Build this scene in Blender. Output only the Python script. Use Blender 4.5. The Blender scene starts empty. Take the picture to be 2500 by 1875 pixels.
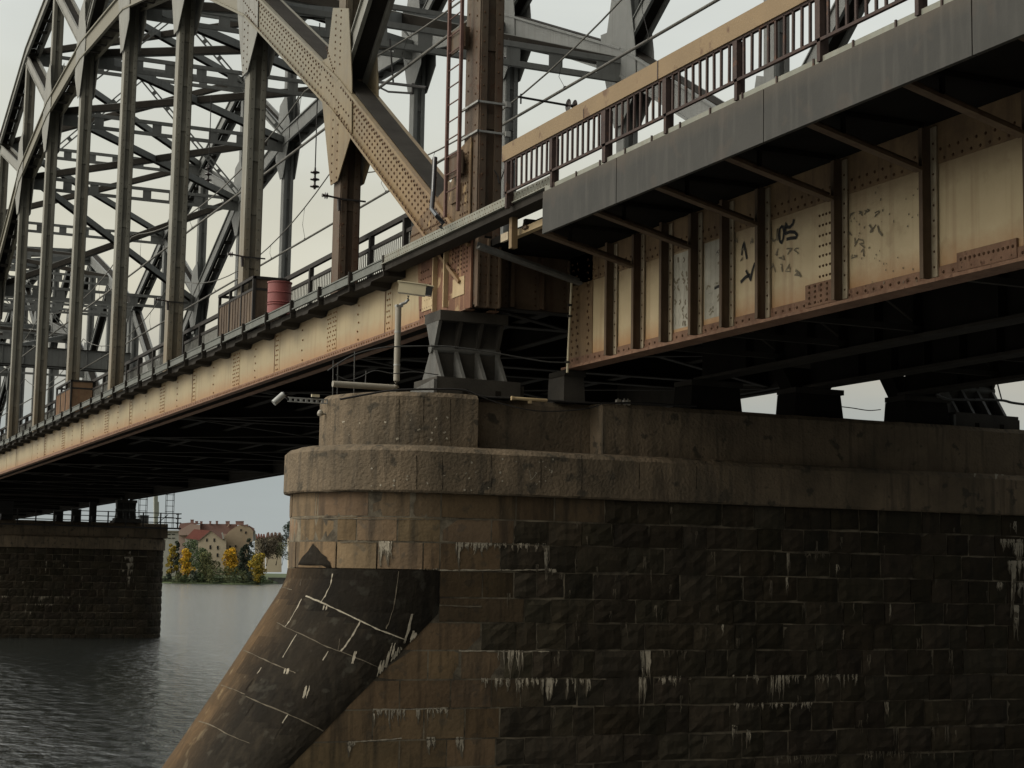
import bpy, bmesh, math, random
from mathutils import Vector, Matrix
from mathutils.bvhtree import BVHTree
random.seed(7)
R = random.Random(11)
C = bpy.context.scene.collection
PI = math.pi

# ---------------------------------------------------------------- camera frame (metres; eye level is z = 0, river is z = WZ)
WZ = -4.85
ROWS = ((0.9114602, -0.0623553, 0.4066351), (-0.4110305, -0.096823, 0.9064652), (0.0171513, 0.9933464, 0.1138802))
FPX = 4124.0
MC = Matrix(ROWS)
def ray(px, py):
    return MC @ Vector((px - 1250.0, -(py - 937.5), FPX))
def atY(px, py, Y):
    r = ray(px, py); return r * (Y / r.y)
def atX(px, py, X):
    r = ray(px, py); return r * (X / r.x)
def atD(px, py, D):
    r = ray(px, py); return r * (D / FPX)

# ---------------------------------------------------------------- materials
MATS = {}
def N(nt, t, **kw):
    n = nt.nodes.new(t)
    for k, v in kw.items():
        if k in ('operation', 'blend_type', 'data_type', 'noise_dimensions', 'feature', 'attribute_name', 'clamp', 'normalize', 'musgrave_type', 'distance'):
            setattr(n, k, v)
    return n
def mat(name, base, dark=None, scale=1.5, streak=0.0, streak_col=None, rough=0.7, bump=0.15, bscale=25.0, spec=0.3, metal=0.0,
        fleck=0.0, fleck_col=None, fleck_scale=8.0, zstain=None, colattr=False, contrast=0.5, zmul=0.25):
    """weathered surface in world coordinates: large patches base<->dark, vertical run-off streaks, small flecks"""
    if name in MATS: return MATS[name]
    m = bpy.data.materials.new(name); m.use_nodes = True
    nt = m.node_tree; L = nt.links
    b = nt.nodes['Principled BSDF']
    b.inputs['Roughness'].default_value = rough
    b.inputs['Metallic'].default_value = metal
    b.inputs['Specular IOR Level'].default_value = spec
    geo = N(nt, 'ShaderNodeNewGeometry')
    n1 = N(nt, 'ShaderNodeTexNoise'); n1.inputs['Scale'].default_value = scale; n1.inputs['Detail'].default_value = 7; n1.inputs['Roughness'].default_value = 0.62
    L.new(geo.outputs['Position'], n1.inputs['Vector'])
    r1 = N(nt, 'ShaderNodeMapRange'); r1.inputs['From Min'].default_value = 0.5 - contrast * 0.4; r1.inputs['From Max'].default_value = 0.5 + contrast * 0.4
    L.new(n1.outputs['Fac'], r1.inputs['Value'])
    mix = N(nt, 'ShaderNodeMix', data_type='RGBA')
    dark = dark or tuple(c * 0.55 for c in base)
    mix.inputs[6].default_value = (*dark, 1); mix.inputs[7].default_value = (*base, 1)
    L.new(r1.outputs['Result'], mix.inputs[0])
    out = mix.outputs[2]
    if streak > 0:
        mp = N(nt, 'ShaderNodeMapping'); mp.inputs['Scale'].default_value = (5.0, 5.0, zmul)
        L.new(geo.outputs['Position'], mp.inputs['Vector'])
        n2 = N(nt, 'ShaderNodeTexNoise'); n2.inputs['Scale'].default_value = 1.3; n2.inputs['Detail'].default_value = 5
        L.new(mp.outputs['Vector'], n2.inputs['Vector'])
        r2 = N(nt, 'ShaderNodeMapRange'); r2.inputs['From Min'].default_value = 0.5; r2.inputs['From Max'].default_value = 0.72; r2.inputs['To Max'].default_value = streak
        L.new(n2.outputs['Fac'], r2.inputs['Value'])
        mx = N(nt, 'ShaderNodeMix', data_type='RGBA'); mx.inputs[7].default_value = (*(streak_col or tuple(c * 0.3 for c in base)), 1)
        L.new(r2.outputs['Result'], mx.inputs[0]); L.new(out, mx.inputs[6]); out = mx.outputs[2]
    if fleck > 0:
        n3 = N(nt, 'ShaderNodeTexNoise'); n3.inputs['Scale'].default_value = fleck_scale; n3.inputs['Detail'].default_value = 4
        L.new(geo.outputs['Position'], n3.inputs['Vector'])
        r3 = N(nt, 'ShaderNodeMapRange'); r3.inputs['From Min'].default_value = 0.60; r3.inputs['From Max'].default_value = 0.66; r3.inputs['To Max'].default_value = fleck
        L.new(n3.outputs['Fac'], r3.inputs['Value'])
        mx = N(nt, 'ShaderNodeMix', data_type='RGBA'); mx.inputs[7].default_value = (*fleck_col, 1)
        L.new(r3.outputs['Result'], mx.inputs[0]); L.new(out, mx.inputs[6]); out = mx.outputs[2]
    if zstain:
        # list of (z0, z1, colour, amount): a rusty band that grows from z0 towards z1, ragged with noise
        for (z0, z1, col, amt) in zstain:
            sp = N(nt, 'ShaderNodeSeparateXYZ'); L.new(geo.outputs['Position'], sp.inputs[0])
            n4 = N(nt, 'ShaderNodeTexNoise'); n4.inputs['Scale'].default_value = 3.5; n4.inputs['Detail'].default_value = 6; n4.inputs['Roughness'].default_value = 0.7
            L.new(geo.outputs['Position'], n4.inputs['Vector'])
            ma = N(nt, 'ShaderNodeMath', operation='MULTIPLY_ADD'); ma.inputs[1].default_value = 0.9 * abs(z1 - z0); ma.inputs[2].default_value = -0.45 * abs(z1 - z0)
            L.new(n4.outputs['Fac'], ma.inputs[0])
            ad = N(nt, 'ShaderNodeMath', operation='ADD'); L.new(sp.outputs['Z'], ad.inputs[0]); L.new(ma.outputs[0], ad.inputs[1])
            r4 = N(nt, 'ShaderNodeMapRange'); r4.inputs['From Min'].default_value = z0; r4.inputs['From Max'].default_value = z1; r4.inputs['To Max'].default_value = amt
            L.new(ad.outputs[0], r4.inputs['Value'])
            mx = N(nt, 'ShaderNodeMix', data_type='RGBA'); mx.inputs[7].default_value = (*col, 1)
            L.new(r4.outputs['Result'], mx.inputs[0]); L.new(out, mx.inputs[6]); out = mx.outputs[2]
    if colattr:
        at = N(nt, 'ShaderNodeAttribute', attribute_name='Col')
        mm = N(nt, 'ShaderNodeMix', data_type='RGBA', blend_type='MULTIPLY'); mm.inputs[0].default_value = 1.0
        L.new(out, mm.inputs[6]); L.new(at.outputs['Color'], mm.inputs[7]); out = mm.outputs[2]
    L.new(out, b.inputs['Base Color'])
    if bump > 0:
        n5 = N(nt, 'ShaderNodeTexNoise'); n5.inputs['Scale'].default_value = bscale; n5.inputs['Detail'].default_value = 5
        L.new(geo.outputs['Position'], n5.inputs['Vector'])
        bp = N(nt, 'ShaderNodeBump'); bp.inputs['Strength'].default_value = bump; bp.inputs['Distance'].default_value = 0.03
        L.new(n5.outputs['Fac'], bp.inputs['Height']); L.new(bp.outputs['Normal'], b.inputs['Normal'])
    MATS[name] = m
    return m

RUST = (0.075, 0.030, 0.013)
DRUST = (0.030, 0.015, 0.009)
mat('steel_grey', (0.21, 0.21, 0.185), (0.15, 0.15, 0.132), 0.9, streak=0.45, streak_col=(0.085, 0.072, 0.05), rough=0.55, bump=0.08, spec=0.35)
mat('steel_grey_far', (0.205, 0.213, 0.205), (0.15, 0.157, 0.15), 0.7, streak=0.3, streak_col=(0.07, 0.068, 0.06), rough=0.6, bump=0.0)
mat('steel_post', (0.21, 0.205, 0.17), (0.15, 0.147, 0.122), 0.9, streak=0.5, streak_col=(0.10, 0.078, 0.045), rough=0.55, bump=0.08,
    zstain=[(11.5, 5.5, (0.155, 0.105, 0.05), 0.75)])
mat('steel_brown', (0.10, 0.072, 0.048), (0.06, 0.043, 0.03), 1.4, streak=0.7, streak_col=(0.075, 0.034, 0.017), rough=0.7, bump=0.12, fleck=0.5, fleck_col=RUST, fleck_scale=5,
    zstain=[(10.0, 17.0, (0.155, 0.14, 0.10), 0.8)])
mat('steel_tan', (0.20, 0.155, 0.085), (0.14, 0.11, 0.065), 1.0, streak=0.55, streak_col=(0.11, 0.07, 0.035), rough=0.6, bump=0.08, zstain=[(11.0, 5.8, (0.20, 0.105, 0.04), 0.6), (10.5, 14.5, (0.165, 0.16, 0.125), 0.85)])
mat('chord_cream', (0.33, 0.27, 0.155), (0.265, 0.215, 0.125), 0.55, streak=0.40, streak_col=(0.17, 0.11, 0.05), rough=0.5, bump=0.03, zmul=0.5,
    zstain=[(5.75, 5.30, (0.26, 0.11, 0.03), 0.75), (6.0, 6.5, (0.19, 0.12, 0.07), 0.5)], contrast=0.7)
mat('rust_flange', (0.23, 0.135, 0.085), (0.12, 0.07, 0.045), 3.0, streak=0.5, streak_col=(0.10, 0.04, 0.02), rough=0.8, bump=0.3, fleck=0.6, fleck_col=(0.05, 0.02, 0.012), fleck_scale=6)
mat('knuckle_rust', (0.16, 0.078, 0.045), (0.10, 0.05, 0.032), 2.2, streak=0.6, streak_col=(0.38, 0.24, 0.12), rough=0.8, bump=0.3, fleck=0.7, fleck_col=(0.36, 0.27, 0.15), fleck_scale=3)
mat('girder_cream', (0.52, 0.43, 0.27), (0.40, 0.32, 0.19), 0.9, streak=0.6, streak_col=(0.30, 0.21, 0.12), rough=0.55, bump=0.06, zmul=0.22, fleck=0.35, fleck_col=(0.30, 0.22, 0.13), fleck_scale=2.2,
    zstain=[(4.78, 4.38, (0.30, 0.14, 0.05), 0.75), (5.45, 5.85, (0.20, 0.14, 0.08), 0.7)], contrast=0.7)
mat('girder_band', (0.20, 0.135, 0.07), (0.12, 0.08, 0.045), 2.0, streak=0.5, streak_col=(0.05, 0.03, 0.02), rough=0.7, bump=0.15)
mat('stiff_brown', (0.125, 0.088, 0.055), (0.07, 0.048, 0.03), 2.0, streak=0.6, streak_col=(0.05, 0.022, 0.012), rough=0.7, bump=0.15)
mat('stiff_pale', (0.42, 0.37, 0.27), (0.25, 0.2, 0.13), 3.0, streak=0.5, streak_col=(0.16, 0.08, 0.035), rough=0.6, bump=0.15)
mat('fascia_grey', (0.036, 0.035, 0.030), (0.022, 0.022, 0.019), 0.9, streak=0.6, streak_col=(0.055, 0.052, 0.045), rough=0.65, bump=0.05, fleck=0.3, fleck_col=(0.06, 0.045, 0.033), fleck_scale=1.6, zmul=0.6, zstain=[(6.30, 6.56, (0.075, 0.06, 0.042), 0.55)])
mat('rail_tan', (0.215, 0.15, 0.078), (0.165, 0.115, 0.06), 1.5, rough=0.6, bump=0.12, fleck=0.85, fleck_col=(0.10, 0.055, 0.028), fleck_scale=2.4, contrast=0.8)
mat('rail_dark', (0.055, 0.035, 0.028), (0.03, 0.02, 0.018), 4.0, rough=0.75, bump=0.2, fleck=0.5, fleck_col=(0.11, 0.05, 0.025), fleck_scale=6)
mat('rail_black', (0.028, 0.025, 0.022), (0.018, 0.016, 0.014), 4.0, rough=0.75, bump=0.1)
mat('baluster_grey', (0.30, 0.30, 0.27), (0.2, 0.2, 0.18), 4.0, rough=0.7, bump=0.0)
mat('trough_grey', (0.13, 0.14, 0.125), (0.08, 0.085, 0.075), 3.0, streak=0.4, streak_col=(0.07, 0.07, 0.055), rough=0.6, bump=0.15)
mat('channel_white', (0.215, 0.22, 0.185), (0.15, 0.155, 0.125), 2.5, streak=0.4, streak_col=(0.16, 0.13, 0.09), rough=0.6, bump=0.12)
mat('under_dark', (0.035, 0.032, 0.027), (0.02, 0.018, 0.015), 1.2, rough=0.9, bump=0.2, spec=0.1)  # dark base colour carries the shade on steel beneath the deck
mat('under_black', (0.018, 0.017, 0.015), (0.012, 0.011, 0.010), 1.2, rough=0.95, bump=0.0, spec=0.0)  # near-black colour carries the deepest shade under the deck
mat('rivet', (0.085, 0.045, 0.02), (0.05, 0.025, 0.012), 8.0, rough=0.8, bump=0.0)
mat('rivet_orange', (0.19, 0.095, 0.03), (0.11, 0.05, 0.018), 8.0, rough=0.8, bump=0.0)
mat('rivet_grey', (0.12, 0.115, 0.095), (0.08, 0.075, 0.06), 8.0, rough=0.8, bump=0.0)
mat('spray_black', (0.018, 0.017, 0.016), rough=0.7, bump=0.0)
mat('spray_faint', (0.20, 0.17, 0.115), rough=0.7, bump=0.0)
mat('spray_silver', (0.42, 0.40, 0.33), (0.25, 0.24, 0.19), 2.2, streak=0.4, streak_col=(0.12,0.115,0.09), rough=0.5, bump=0.0)
mat('bearing_steel', (0.12, 0.12, 0.11), (0.075, 0.075, 0.068), 2.5, streak=0.5, streak_col=(0.06, 0.05, 0.04), rough=0.65, bump=0.2)
mat('bearing_block', (0.05, 0.045, 0.036), (0.03, 0.027, 0.022), 2.5, rough=0.8, bump=0.2)
mat('stone_smooth', (0.18, 0.128, 0.077), (0.105, 0.078, 0.050), 0.8, streak=0.85, streak_col=(0.055, 0.045, 0.033), rough=0.9, bump=0.45, bscale=14, fleck=0.5, fleck_col=(0.075, 0.065, 0.05), fleck_scale=5, colattr=True, spec=0.1, zmul=0.5)
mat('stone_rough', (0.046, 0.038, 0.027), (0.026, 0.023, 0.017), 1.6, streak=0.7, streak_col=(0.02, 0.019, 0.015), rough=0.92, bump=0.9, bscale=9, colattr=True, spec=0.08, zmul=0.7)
mat('stone_wet', (0.022, 0.0175, 0.012), (0.011, 0.0095, 0.007), 0.7, streak=0.5, streak_col=(0.036, 0.029, 0.02), rough=0.85, bump=0.5, bscale=12, fleck=0.6, fleck_col=(0.045, 0.042, 0.033), fleck_scale=3.0, colattr=True, spec=0.12, zmul=0.45)
mat('stone_cap', (0.20, 0.155, 0.105), (0.085, 0.071, 0.052), 0.9, streak=0.8, streak_col=(0.058, 0.052, 0.042), rough=0.95, bump=1.0, bscale=16, fleck=0.8, fleck_col=(0.055, 0.05, 0.04), fleck_scale=3.2, spec=0.05, contrast=0.6, zmul=0.5)
mat('mortar', (0.19, 0.165, 0.12), (0.06, 0.052, 0.04), 2.0, rough=0.95, bump=0.3, spec=0.05, contrast=0.3)
mat('lime', (0.40, 0.36, 0.28), (0.22, 0.20, 0.155), 6.0, rough=0.9, bump=0.4, spec=0.1)
mat('lime_faint', (0.15, 0.13, 0.095), (0.085, 0.073, 0.055), 5.0, rough=0.9, bump=0.2, spec=0.1)
mat('joint_dark', (0.025, 0.022, 0.018), rough=0.95, bump=0.0, spec=0.0)
mat('knuckle_brown', (0.17, 0.115, 0.062), (0.085, 0.058, 0.036), 1.8, streak=0.75, streak_col=(0.05, 0.026, 0.015), rough=0.75, bump=0.2, fleck=0.6, fleck_col=(0.33, 0.23, 0.11), fleck_scale=2.6)
mat('cctv_cream', (0.50, 0.45, 0.30), (0.42, 0.37, 0.25), 3.0, rough=0.35, bump=0.0, spec=0.5)
mat('pole_paint', (0.26, 0.24, 0.19), (0.21, 0.19, 0.15), 3.0, rough=0.4, bump=0.0, spec=0.5)
mat('glass_dark', (0.01, 0.01, 0.012), rough=0.1, bump=0.0, spec=0.6)
mat('galvanised', (0.36, 0.37, 0.35), (0.22, 0.22, 0.21), 5.0, rough=0.45, bump=0.0, metal=0.3)
mat('barrel_red', (0.22, 0.068, 0.062), (0.165, 0.052, 0.048), 2.5, streak=0.3, streak_col=(0.2, 0.05, 0.04), rough=0.5, bump=0.05)
mat('cabinet_rust', (0.10, 0.07, 0.045), (0.045, 0.032, 0.023), 1.6, streak=0.7, streak_col=(0.16, 0.12, 0.08), rough=0.75, bump=0.2)
mat('cabinet_tan', (0.22, 0.14, 0.08), (0.12, 0.07, 0.04), 2.0, streak=0.5, streak_col=(0.16, 0.06, 0.03), rough=0.75, bump=0.2)
mat('cable', (0.03, 0.028, 0.026), rough=0.6, bump=0.0)
mat('cable_pale', (0.06, 0.06, 0.055), rough=0.6, bump=0.0)
mat('ladder_rust', (0.135, 0.075, 0.06), (0.07, 0.036, 0.03), 3.0, rough=0.75, bump=0.1)
mat('insulator', (0.03, 0.02, 0.018), rough=0.25, bump=0.0, spec=0.6)
mat('wire_copper', (0.16, 0.155, 0.135), rough=0.5, bump=0.0)
mat('box_tan', (0.42, 0.33, 0.19), (0.30, 0.22, 0.12), 3.0, rough=0.6, bump=0.1)

# ---------------------------------------------------------------- mesh builder
class MB:
    def __init__(s): s.v = []; s.f = []; s.m = []; s.c = []; s.smooth = []
    def add(s, vs, fs, mi=0, col=1.0, sm=False):
        o = len(s.v); s.v.extend([tuple(v) for v in vs])
        if isinstance(col, (int, float)): col = (col, col, col)
        for f in fs:
            s.f.append(tuple(i + o for i in f)); s.m.append(mi); s.c.append(col); s.smooth.append(sm)
    def box(s, x0, x1, y0, y1, z0, z1, mi=0, col=1.0):
        v = [(x0,y0,z0),(x1,y0,z0),(x1,y1,z0),(x0,y1,z0),(x0,y0,z1),(x1,y0,z1),(x1,y1,z1),(x0,y1,z1)]
        s.add(v, [(0,3,2,1),(4,5,6,7),(0,1,5,4),(1,2,6,5),(2,3,7,6),(3,0,4,7)], mi, col)
    def prism(s, ring0, ring1, mi=0, col=1.0, caps=True, sm=False):
        n = len(ring0)
        s.add(list(ring0) + list(ring1), [(i, (i+1) % n, (i+1) % n + n, i + n) for i in range(n)], mi, col, sm)
        if caps: s.add(list(ring0), [tuple(range(n-1, -1, -1))], mi, col); s.add(list(ring1), [tuple(range(n))], mi, col)
    def beam(s, a, b, w, h, mi=0, up=(0,0,1), col=1.0, off=(0,0)):
        """box from a to b; w across (perpendicular to up), h along up"""
        a = Vector(a); b = Vector(b); d = (b - a).normalized(); up = Vector(up)
        sd = d.cross(up)
        if sd.length < 1e-4: sd = d.cross(Vector((0,1,0)))
        sd.normalize(); u = sd.cross(d).normalized()
        o = sd * off[0] + u * off[1]
        q = [(-w/2,-h/2),(w/2,-h/2),(w/2,h/2),(-w/2,h/2)]
        r0 = [a + o + sd*x + u*y for x, y in q]; r1 = [b + o + sd*x + u*y for x, y in q]
        s.prism(r0, r1, mi, col)
    def tube(s, pts, r, mi=0, n=8, caps=True, col=1.0):
        pts = [Vector(p) for p in pts]; rings = []
        for i, p in enumerate(pts):
            d = (pts[min(i+1, len(pts)-1)] - pts[max(i-1, 0)]).normalized()
            a = d.cross(Vector((0,0,1)))
            if a.length < 0.05: a = d.cross(Vector((1,0,0)))
            a.normalize(); c = d.cross(a).normalized()
            rr = r[i] if isinstance(r, (list, tuple)) else r
            rings.append([p + a*math.cos(2*PI*k/n)*rr + c*math.sin(2*PI*k/n)*rr for k in range(n)])
        for i in range(len(rings)-1):
            s.prism(rings[i], rings[i+1], mi, col, caps=False, sm=True)
        if caps:
            s.add(rings[0], [tuple(range(n-1,-1,-1))], mi, col); s.add(rings[-1], [tuple(range(n))], mi, col)
    def lathe(s, c, prof, mi=0, n=20, ax=(0,0,1), col=1.0):
        c = Vector(c); ax = Vector(ax).normalized()
        a = ax.orthogonal().normalized(); b = ax.cross(a)
        rings = [[c + ax*h + a*math.cos(2*PI*k/n)*r + b*math.sin(2*PI*k/n)*r for k in range(n)] for r, h in prof]
        for i in range(len(rings)-1): s.prism(rings[i], rings[i+1], mi, col, caps=False, sm=True)
        s.add(rings[0], [tuple(range(n-1,-1,-1))], mi, col); s.add(rings[-1], [tuple(range(n))], mi, col)
    def rivet(s, p, nrm, r, mi=0, h=0.4):
        p = Vector(p); nn = Vector(nrm).normalized(); a = nn.orthogonal().normalized(); b = nn.cross(a)
        ring = [p + a*math.cos(PI/3*k)*r + b*math.sin(PI/3*k)*r for k in range(6)]
        top = [p + nn*h*r*2*0.8 + a*math.cos(PI/3*k)*r*0.6 + b*math.sin(PI/3*k)*r*0.6 for k in range(6)]
        s.add(ring + top, [(i,(i+1)%6,(i+1)%6+6,i+6) for i in range(6)] + [tuple(range(6,12))], mi)
    def ribbon(s, pts, nrm, w, mi=0, lift=0.006, jit=0.0):
        """thin strip lying on a surface; pts with matching normals, w may be a list"""
        L_ = []; Rr = []
        for i, p in enumerate(pts):
            d = (pts[min(i+1, len(pts)-1)] - pts[max(i-1, 0)])
            n = nrm[i]; sd = d.cross(n)
            if sd.length < 1e-6: sd = n.orthogonal()
            sd.normalize(); ww = (w[i] if isinstance(w, (list, tuple)) else w) * 0.5 * (1 + jit * R.uniform(-1, 1))
            L_.append(p + n*lift - sd*ww); Rr.append(p + n*lift + sd*ww)
        n_ = len(pts)
        s.add(L_ + Rr, [(i, i+1, i+1+n_, i+n_) for i in range(n_-1)], mi)
    def build(s, name, mats, parent=None, label=None):
        me = bpy.data.meshes.new(name)
        o = bpy.data.objects.new(name, me); C.objects.link(o)
        off = Vector((0,0,0))
        if parent is not None:
            p = parent
            while p is not None: off += p.location; p = p.parent
            o.parent = parent
        me.from_pydata([tuple(Vector(v) - off) for v in s.v], [], s.f)
        if isinstance(mats, str): mats = [mats]
        for mn in mats: me.materials.append(MATS[mn])
        me.polygons.foreach_set('material_index', s.m)
        me.polygons.foreach_set('use_smooth', s.smooth)
        if any(c != (1.0, 1.0, 1.0) for c in s.c):
            at = me.color_attributes.new('Col', 'FLOAT_COLOR', 'CORNER')
            buf = []
            for f, c in zip(s.f, s.c): buf += [c[0], c[1], c[2], 1.0] * len(f)
            at.data.foreach_set('color', buf)
        elif any(MATS[mn].name.startswith('stone_') for mn in mats):
            at = me.color_attributes.new('Col', 'FLOAT_COLOR', 'CORNER')
            at.data.foreach_set('color', [1.0] * (4 * len(me.loops)))
        me.validate(); me.update()
        if label: o['label'] = label
        return o
    def bvh(s):
        return BVHTree.FromPolygons([Vector(v) for v in s.v], s.f)

def thing(name, label, cat, loc=(0,0,0), group=None):
    o = bpy.data.objects.new(name, None); C.objects.link(o); o.location = loc
    o['label'] = label; o['category'] = cat
    if group: o['group'] = group
    o.empty_display_size = 0.5
    return o
def tag(o, label, cat, group=None, kind=None):
    if label: o['label'] = label
    if cat: o['category'] = cat
    if group: o['group'] = group
    if kind: o['kind'] = kind
    return o
def copy_tree(o, parent=None, loc=None, label=None, root=True):
    c = o.copy(); C.objects.link(c); c.parent = parent
    if loc is not None: c.location = loc
    if label: c['label'] = label
    for ch in list(CH.get(o.name, [])) or [x for x in C.objects if x.parent == o]:
        copy_tree(ch, c, root=False)
    return c
CH = {}
def part(mb, name, mats, parent, label=None): return mb.build(name, mats, parent, label)
def hit(bv, px, py):
    r = ray(px, py).normalized(); p, n, i, d = bv.ray_cast(Vector((0,0,0)), r)
    if p is None: return None, None
    if n.dot(r) > 0: n = -n
    return p, n
def decal(mb, bv, pts, w, mi, sub=3, jit=0.0, lift=0.006, wob=0.0):
    """a painted or mortar line that follows a surface through the given points"""
    P = []; Nn = []; W = []
    for i in range(len(pts)-1):
        k0 = 0 if i == 0 else 1
        for k in range(k0, sub+1):
            t = k/sub
            x = pts[i][0]*(1-t)+pts[i+1][0]*t; y = pts[i][1]*(1-t)+pts[i+1][1]*t
            if wob: x += R.uniform(-wob, wob); y += R.uniform(-wob, wob)
            p, n = hit(bv, x, y)
            if p is None: continue
            if isinstance(w, (list, tuple)): ww = w[i]*(1-t)+w[min(i+1,len(w)-1)]*t
            else: ww = w
            P.append(p); Nn.append(n); W.append(ww)
    if len(P) > 1: mb.ribbon(P, Nn, W, mi, lift=lift, jit=jit)
# ================================================================ TRUSS SPAN
XN, XF = 12.92, 25.4
YF = [30.05, 38.65, 47.5, 57.1, 66.95, 77.0, 86.5, 95.6, 105.5, 115.5, 125.3]
YC = [y + 0.27 for y in YF]; YC[0] = 30.42
LA = [6.15, 11.75, 16.9, 21.0, 23.1, 23.8, 23.4, 21.9, 17.3, 12.0, 6.15]
UA = [19.6, 23.3, 26.4, 28.6, 29.9, 30.4, 30.1, 28.9, 26.0, 23.2, 19.6]
span = thing('truss_span', 'rusty grey arched truss span with a cream bottom chord, starting at the near pier', 'bridge span', (19.2, 30.42, 5.2), 'steel truss spans over the river')
GM = 'steel_grey'
def side_mats(far): return 'steel_grey_far' if far else 'steel_grey'
def chord(name, X, ys, zs, h, m, far, rivets=False):
    b = MB()
    for i in range(len(ys)-1):
        a = Vector((X, ys[i], zs[i])); c = Vector((X, ys[i+1], zs[i+1]))
        for sx in (-1, 1):
            w = Vector((sx*0.28, 0, 0))
            b.beam(a+w, c+w, 0.05, h, 0)
            for sz in (-1, 1):
                d = (c-a).normalized(); n = Vector((0, -d.z, d.y)) * (sz*(h/2-0.03))
                b.beam(a+w+n+Vector((sx*0.05,0,0)), c+w+n+Vector((sx*0.05,0,0)), 0.12, 0.07, 0)
        d = (c-a).normalized(); n = Vector((0, -d.z, d.y)); L_ = (c-a).length
        b.beam(a+n*(h/2+0.02), c+n*(h/2+0.02), 0.50, 0.03, 1)  # cover plate coloured dark as the shade between the webs
        k = 0.9
        while k < L_-0.5:
            p = a + d*k - n*(h/2-0.06)
            b.beam(p - d*0.16, p + d*0.16, 0.52, 0.03, 1); k += 1.5
        if rivets and i <= 1:
            nrow = 6
            for r in range(nrow):
                off = (-h/2+0.10) + (h-0.2)*r/(nrow-1)
                k = 0.5 + (0.11 if r % 2 else 0)
                while k < L_-0.3:
                    b.rivet(a + d*k + n*off + Vector((-0.305-(0.085 if r in (0,nrow-1) else 0),0,0)), (-1,0,0), 0.036, 2)
                    k += 0.23 if i == 0 else 0.3
    return part(b, name, [m, 'under_dark', 'rivet'], span)
chord('arch_chord', XN, YC, LA, 0.86, 'steel_tan', False, True)
chord('arch_chord', XF, YC, LA, 0.86, 'steel_grey_far', True)
chord('top_chord', XN, YC, UA, 0.75, 'steel_grey', False)
chord('top_chord', XF, YC, UA, 0.75, 'steel_grey_far', True)

def post(X, k, far):
    b = MB(); y = YC[k]; z0, z1 = 6.3, UA[k]
    wx = 0.25; dy = 0.35 if k == 0 else 0.26
    if k == 0: z0 = 5.3
    b.box(X-wx+0.05, X+wx-0.05, y-dy+0.09, y+dy-0.09, z0, z1, 0)
    for sx in (-1, 1):
        x = X + sx*(wx-0.02)
        b.box(x-0.03, x+0.03, y-dy, y+dy, z0, z1, 0)
        for sy in (-1, 1):     # angle legs
            b.box(min(x, x-sx*0.14), max(x, x-sx*0.14), y+sy*dy-0.025, y+sy*dy+0.025, z0, z1-0.01, 0)
    if not far and k <= 4:
        for xx in (-0.17, 0.15):
            z = 6.7
            while z < min(z1, 22):
                b.rivet((X+xx, y-dy-0.025, z), (0,-1,0), 0.024, 1); z += 0.30
        if k in (0,):
            for yy in (-0.2, 0.2):
                z = 7.0
                while z < 17: b.rivet((X-wx-0.01, y+yy, z + (0.15 if yy > 0 else 0)), (-1,0,0), 0.026, 1); z += 0.32
    z = 9.0
    while z < z1-1:            # batten plates on the camera side
        b.box(X-0.10, X+0.10, y-dy+0.05, y-dy+0.10, z-0.15, z+0.15, 0); z += 1.6
    m = 'steel_grey_far' if far else ('steel_brown' if k <= 1 else 'steel_post')
    part(b, 'post', [m, 'rivet' if k <= 1 else 'rivet_grey'], span, 'rusty brown post' if (k <= 1 and not far) else None)
for k in range(11):
    post(XN, k, False); post(XF, k, True)

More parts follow.
